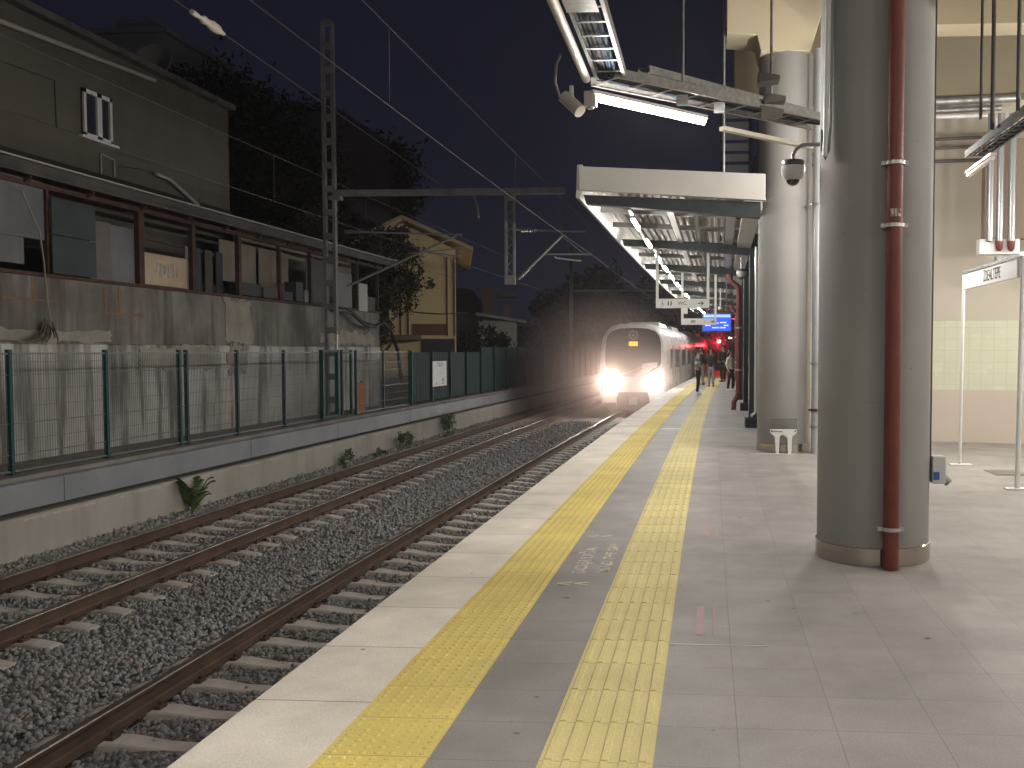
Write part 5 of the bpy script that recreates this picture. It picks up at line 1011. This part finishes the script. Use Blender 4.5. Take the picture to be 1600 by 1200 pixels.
for x in (-1.33, 1.33):
    MB().box(cx_ + x - .05, cx_ + x + .05, T0 + .15, T0 + .35, 1.0, 1.55).build('mirror', trw, t_)
for nm_, px_, dens, col_, rad in (('halo', -1.6, 0.26, (1.0, 0.76, 0.66, 1), 4.0), ('halo', 0.97, 0.055, (1.0, 0.88, 0.86, 1), 2.2)):  # scattering balls added to give each headlight its halo
    bmx = bmesh.new(); bmesh.ops.create_icosphere(bmx, subdivisions=4, radius=1.0); me = bpy.data.meshes.new('halo'); bmx.to_mesh(me); bmx.free()
    mo = bpy.data.objects.new('halo', me); COL.objects.link(mo); mo.location = (cx_ + px_, T0 - 0.3, .36); mo.scale = (rad, rad * .8, rad)
    mm = bpy.data.materials.new('added headlight halo'); mm.use_nodes = True; n = mm.node_tree.nodes; l = mm.node_tree.links; n.clear()
    out = n.new('ShaderNodeOutputMaterial'); pv = n.new('ShaderNodeVolumePrincipled'); tc = n.new('ShaderNodeTexCoord'); gr = n.new('ShaderNodeTexGradient'); gr.gradient_type = 'SPHERICAL'
    mu = n.new('ShaderNodeMath'); mu.operation = 'MULTIPLY'; mu.inputs[1].default_value = dens; l.new(tc.outputs['Object'], gr.inputs[0]); l.new(gr.outputs['Fac'], mu.inputs[0]); l.new(mu.outputs[0], pv.inputs['Density'])
    pv.inputs['Color'].default_value = col_; pv.inputs['Anisotropy'].default_value = 0.3; l.new(pv.outputs[0], out.inputs['Volume']); me.materials.append(mm)
    tag(mo, 'mist volume added round the ' + ('left headlight, warm and wide' if px_ < 0 else 'right headlight, small and white'), 'halo', kind='stuff')
# ------------------------------------------------------------------ signal and far lamps
t_ = thing('red_signal', 'glowing red signal light above the far end of the platform', 'signal', W(-1.35, 76, 0))
MB().cyl((0, 0, 0), (0, 0, 2.7), 0.05, 8).build('post', dk, t_); MB().box(-0.18, 0.18, 0.0, 0.15, 2.0, 2.75).build('housing', black, t_)
MB().cyl((0, -0.03, 2.33), (0, 0.0, 2.33), 0.12, 16).build('lens', M('red lamp glow', (1, 0.1, 0.1), 0.4, emit=(1.0, 0.03, 0.04), estr=420), t_)
ld = bpy.data.lights.new('signal_glow', 'POINT'); ld.energy = 160; ld.color = (1, 0.02, 0.03); ld.shadow_soft_size = 0.12; lo = bpy.data.objects.new('signal_glow', ld); COL.objects.link(lo); lo.location = (0, -0.2, 2.33); lo.parent = t_
bmx = bmesh.new(); bmesh.ops.create_icosphere(bmx, subdivisions=3, radius=1.0); me = bpy.data.meshes.new('halo'); bmx.to_mesh(me); bmx.free(); mm = mm.copy(); mm.name = 'added signal halo'; [setattr(q.inputs[1], 'default_value', 0.16) for q in mm.node_tree.nodes if q.type == 'MATH']; me.materials.append(mm)  # scattering ball added for the red halo of the signal
mo = bpy.data.objects.new('halo', me); COL.objects.link(mo); mo.location = Vector(W(-1.35, 75.7, 2.33)); mo.scale = (1.3, 1.0, 1.3); tag(mo, 'small red mist volume added round the red signal', 'halo', kind='stuff')
def smalllamp(X, Y, z, lab, h=0.0):
    t = thing('far_lamp', lab, 'lamp', (X, Y, 0)); MB().cyl((0.15, 0.05, -0.0), (0.15, 0.05, z), 0.035, 6).build('post', dk, t); MB().bar((0.15, 0.05, z), (-.05, 0, z + .05), .06, .06).build('arm', dk, t)
    MB().box(-0.12, 0.06, -0.1, 0.05, z - 0.04, z + 0.03).build('lens', M('lamp warm glow', (1, .9, .7), .4, emit=(1, 0.85, 0.6), estr=25), t)
smalllamp(41 / 1500 * 66, 66, 1.6 + 20 * 66 / 1500, 'small warm lamp on a post beyond the waiting people')
smalllamp(63 / 1500 * 62, 62, 1.6 + 34 * 62 / 1500, 'small white lamp seen between the dark canopy legs')
tag(MB().bar((W(-.3, 50)[0], 50, 3.3), (W(1, 50)[0], 50, 3.2), .05, .05).build('red_strip', M('red led strip', (1, .1, .1), .4, emit=(1, .05, .08), estr=1.2)) , 'thin red lit strip under the far canopy', 'light strip')
# ================================================================== PEOPLE
def skinmesh(nodes, edges, mat, name, parent, sub=1, root=0):
    me = bpy.data.meshes.new(name); keys = list(nodes); me.from_pydata([nodes[k][0] for k in keys], [(keys.index(a), keys.index(b)) for a, b in edges], [])
    o = bpy.data.objects.new('tmp', me); COL.objects.link(o); md = o.modifiers.new('s', 'SKIN'); md.use_smooth_shade = True
    sv = me.skin_vertices[0].data if me.skin_vertices else None
    if sv is None:
        bm = bmesh.new(); bm.from_mesh(me); bm.verts.layers.skin.verify(); bm.to_mesh(me); bm.free(); sv = me.skin_vertices[0].data
    for i, k in enumerate(keys):
        r = nodes[k][1]; sv[i].radius = r if isinstance(r, tuple) else (r, r); sv[i].use_root = (i == root)
    sb = o.modifiers.new('u', 'SUBSURF'); sb.levels = sub; sb.render_levels = sub
    dg = bpy.context.evaluated_depsgraph_get(); m2 = bpy.data.meshes.new_from_object(o.evaluated_get(dg)); bpy.data.objects.remove(o)
    m2.materials.clear(); m2.materials.append(mat)
    for p in m2.polygons: p.use_smooth = True
    q = bpy.data.objects.new(name, m2); COL.objects.link(q); q.parent = parent; return q
skin_m = M('skin', (0.36, 0.22, 0.155), 0.55); hair_m = M('dark hair', (0.018, 0.014, 0.012), 0.6)
def person(loc, rz, lab, top, legs, shoes, H=1.0, arms='down', hair='short', stance=0.0, lean=0.0, fold=False, topm2=None):
    t = thing('person', lab, 'person', loc, rz); t.scale = (H, H, H)
    yb = lean
    P = dict(pel=((0, 0, .93), (.135, .10)), sp=((0, yb * .3, 1.12), (.125, .09)), ch=((0, yb * .7, 1.33), (.15, .10)), nk=((0, yb, 1.46), .05), hd=((0, yb - .015, 1.545), (.062, .07)), ht=((0, yb - .01, 1.66), (.072, .088)), hc=((0, yb - .01, 1.70), (.05, .06)))
    E = [('pel', 'sp'), ('sp', 'ch'), ('ch', 'nk'), ('nk', 'hd'), ('hd', 'ht'), ('ht', 'hc')]
    Ed = []; A = {}
    for s_, n in ((-1, 'l'), (1, 'r')):
        if arms == 'down': el, wr = (s_ * .245, yb + .03, 1.12), (s_ * .24, yb - .05, .90)
        elif arms == 'phone': el, wr = (s_ * .23, yb - .02, 1.12), (s_ * .10, yb - .27, 1.20)
        else: el, wr = (s_ * .25, yb + .06, 1.12), (s_ * .15, yb - .13, 1.00)
        A[n + 'sh'] = ((s_ * .175, yb * .8, 1.385), .062); A[n + 'el'] = (el, .043); A[n + 'wr'] = (wr, .028)
        d = (Vector(wr) - Vector(el)).normalized(); hp = Vector(wr) + d * .075; P[n + 'wr0'] = (wr, .026); P[n + 'hn'] = (tuple(hp), (.036, .018)); P[n + 'sh0'] = ((s_ * .16, yb * .8, 1.38), .05); P[n + 'el0'] = (el, .036)
        E += [('ch', n + 'sh0'), (n + 'sh0', n + 'el0'), (n + 'el0', n + 'wr0'), (n + 'wr0', n + 'hn')]
        for q in range(4):
            fb = hp + Vector((0, (q - 1.5) * .017, 0)) + d * .025; ft = fb + d * (.06 - abs(q - 1.2) * .008) + Vector((-s_ * .02, 0, 0)); P[f'{n}f{q}'] = (tuple(fb), .009); P[f'{n}g{q}'] = (tuple(ft), .007); E += [(n + 'hn', f'{n}f{q}'), (f'{n}f{q}', f'{n}g{q}')]
        tb = hp + Vector((-s_ * .01, -.035, 0)); P[n + 't'] = (tuple(tb), .010); P[n + 'u'] = (tuple(tb + d * .035 + Vector((0, -.012, 0))), .008); E += [(n + 'hn', n + 't'), (n + 't', n + 'u')]
        sx_ = s_ * (.085 + stance * .3); ky = -.02 - stance * s_ * .25; ay = .02 - stance * s_ * .45
        P[n + 'hp'] = ((s_ * .085, 0, .88), .085); P[n + 'kn'] = ((sx_, ky, .49), .055); P[n + 'an'] = ((sx_, ay, .09), .036); P[n + 'to'] = ((sx_ * 1.15, ay - .14, .04), (.04, .025)); E += [('pel', n + 'hp'), (n + 'hp', n + 'kn'), (n + 'kn', n + 'an'), (n + 'an', n + 'to')]
    body = skinmesh(P, E, skin_m, 'body', t)
    J = dict(hem=((0, 0, .86), (.165, .125)), sp=((0, yb * .3, 1.10), (.155, .12)), ch=((0, yb * .7, 1.32), (.18, .125)), cl=((0, yb, 1.425), (.085, .075)))
    JE = [('hem', 'sp'), ('sp', 'ch'), ('ch', 'cl')]
    for n in 'lr':
        J[n + 's'] = (A[n + 'sh'][0], .078); J[n + 'e'] = (A[n + 'el'][0], .058); J[n + 'w'] = (A[n + 'wr'][0], .045); JE += [('ch', n + 's'), (n + 's', n + 'e'), (n + 'e', n + 'w')]
    skinmesh(J, JE, top, 'jacket', t, root=1)
    if topm2: skinmesh(dict(a=((0, yb * .75, 1.34), (.186, .135)), b=((0, yb * .85, 1.41), (.15, .11)), c=((-.165, yb * .8, 1.39), .085), d=((.165, yb * .8, 1.39), .085)), [('a', 'b'), ('b', 'c'), ('b', 'd')], topm2, 'jacket_yoke', t)
    K = dict(w=((0, 0, .97), (.14, .11)), p=((0, 0, .90), (.15, .12)))
    KE = [('w', 'p')]
    for n in 'lr':
        K[n + 'h'] = ((P[n + 'hp'][0][0], 0, .82), .095); K[n + 'k'] = (P[n + 'kn'][0], .070); a_ = P[n + 'an'][0]; K[n + 'a'] = ((a_[0], a_[1], .085), .058); KE += [('p', n + 'h'), (n + 'h', n + 'k'), (n + 'k', n + 'a')]
    skinmesh(K, KE, legs, 'trousers', t, root=1)
    for n in 'lr':
        a_ = P[n + 'an'][0]; o_ = P[n + 'to'][0]; skinmesh(dict(a=((a_[0], a_[1] + .04, .05), (.045, .045)), b=((a_[0], a_[1] - .02, .055), (.048, .05)), c=((o_[0], o_[1] + .02, .038), (.046, .034)), d=((o_[0], o_[1] - .03, .032), (.035, .026))), [('a', 'b'), ('b', 'c'), ('c', 'd')], shoes, 'shoe', t)
    hz = 1.655
    hN = dict(a=((0, yb + .02, hz), (.083, .085)), b=((0, yb + .005, hz + .06), (.07, .085)), c=((0, yb + .045, hz - .06), (.072, .05)))
    if hair == 'long': hN['d'] = ((0, yb + .065, hz - .20), (.08, .04)); 
    skinmesh(hN, [('a', 'b'), ('a', 'c')] + ([('c', 'd')] if hair == 'long' else []), hair_m, 'hair', t)
    fm = MB()
    for s_ in (-1, 1): fm.lathe([(0.001, -.007), (.009, 0), (.001, .007)], (s_ * .028, yb - .088, 1.625), 8)
    fm.build('eyes', black, body); MB().bar((0, yb - .086, 1.62), (0, yb - .106, 1.588), .018, .016).build('nose', skin_m, body, True); MB().bar((-.02, yb - .083, 1.565), (.02, yb - .083, 1.565), .008, .008).build('mouth', M('lips', (.25, .10, .08), .5), body)
    return t
plaid = bpy.data.materials.new('plaid fabric'); plaid.use_nodes = True; n = plaid.node_tree.nodes; l = plaid.node_tree.links
tc = n.new('ShaderNodeTexCoord'); ck = n.new('ShaderNodeTexChecker'); ck.inputs['Scale'].default_value = 9; ck.inputs[1].default_value = (0.55, 0.54, 0.52, 1); ck.inputs[2].default_value = (0.06, 0.065, 0.07, 1); l.new(tc.outputs['Object'], ck.inputs[0]); l.new(ck.outputs[0], n['Principled BSDF'].inputs['Base Color']); n['Principled BSDF'].inputs['Roughness'].default_value = .8
cl_black = M('black cloth', (0.014, 0.014, 0.016), 0.8); cl_white = M('white cloth', (0.62, 0.60, 0.56), 0.8); cl_grey = M('grey trousers', (0.30, 0.30, 0.31), 0.8); cl_cream = M('cream knit', (0.58, 0.52, 0.43), 0.85); cl_bluegrey = M('blue grey jeans', (0.17, 0.19, 0.22), 0.8); shoe_w = M('white shoes', (0.7, 0.69, 0.67), 0.5); shoe_b = M('black shoes', (0.015, 0.015, 0.015), 0.5)
def at(s, t): return W(s, t, 0.012)
person(at(-0.76, 35.0), R(95), 'person in a plaid shirt and black trousers standing nearest the train', plaid, cl_black, shoe_w, 0.99, 'front', stance=0.02)
person(at(-1.00, 44.5), R(150), 'person in a black jacket with white shoulders standing behind the plaid shirt', cl_black, cl_bluegrey, shoe_b, 1.01, 'down', stance=0.12, topm2=cl_white)
person(at(-0.47, 42.6), R(-15), 'person in a black jacket and pale grey trousers facing the camera', cl_black, cl_grey, shoe_b, 0.97, 'front', stance=0.05)
person(at(-0.08, 49.0), R(-40), 'person in a long dark coat with legs apart further along the platform', cl_black, cl_black, shoe_b, 1.08, 'front', stance=0.16)
person(at(0.42, 38.2), R(60), 'person in a cream top and black trousers leaning by the red pipe', cl_cream, cl_black, shoe_w, 0.93, 'down', 'long', stance=0.12, lean=0.03)
# ================================================================== HAZE
hz = MB().box(-60, 40, -25, 140, -2.6, 22).build('haze', white)
hz.data.materials.clear()
hm = bpy.data.materials.new('night haze'); hm.use_nodes = True; n = hm.node_tree.nodes; l = hm.node_tree.links; n.clear()
out = n.new('ShaderNodeOutputMaterial'); pv = n.new('ShaderNodeVolumePrincipled'); pv.inputs['Color'].default_value = (0.85, 0.83, 0.84, 1); pv.inputs['Density'].default_value = 0.0009; pv.inputs['Anisotropy'].default_value = 0.6
l.new(pv.outputs[0], out.inputs['Volume']); hz.data.materials.append(hm); tag(hz, 'thin night haze lit by the lamps', 'haze', kind='stuff')
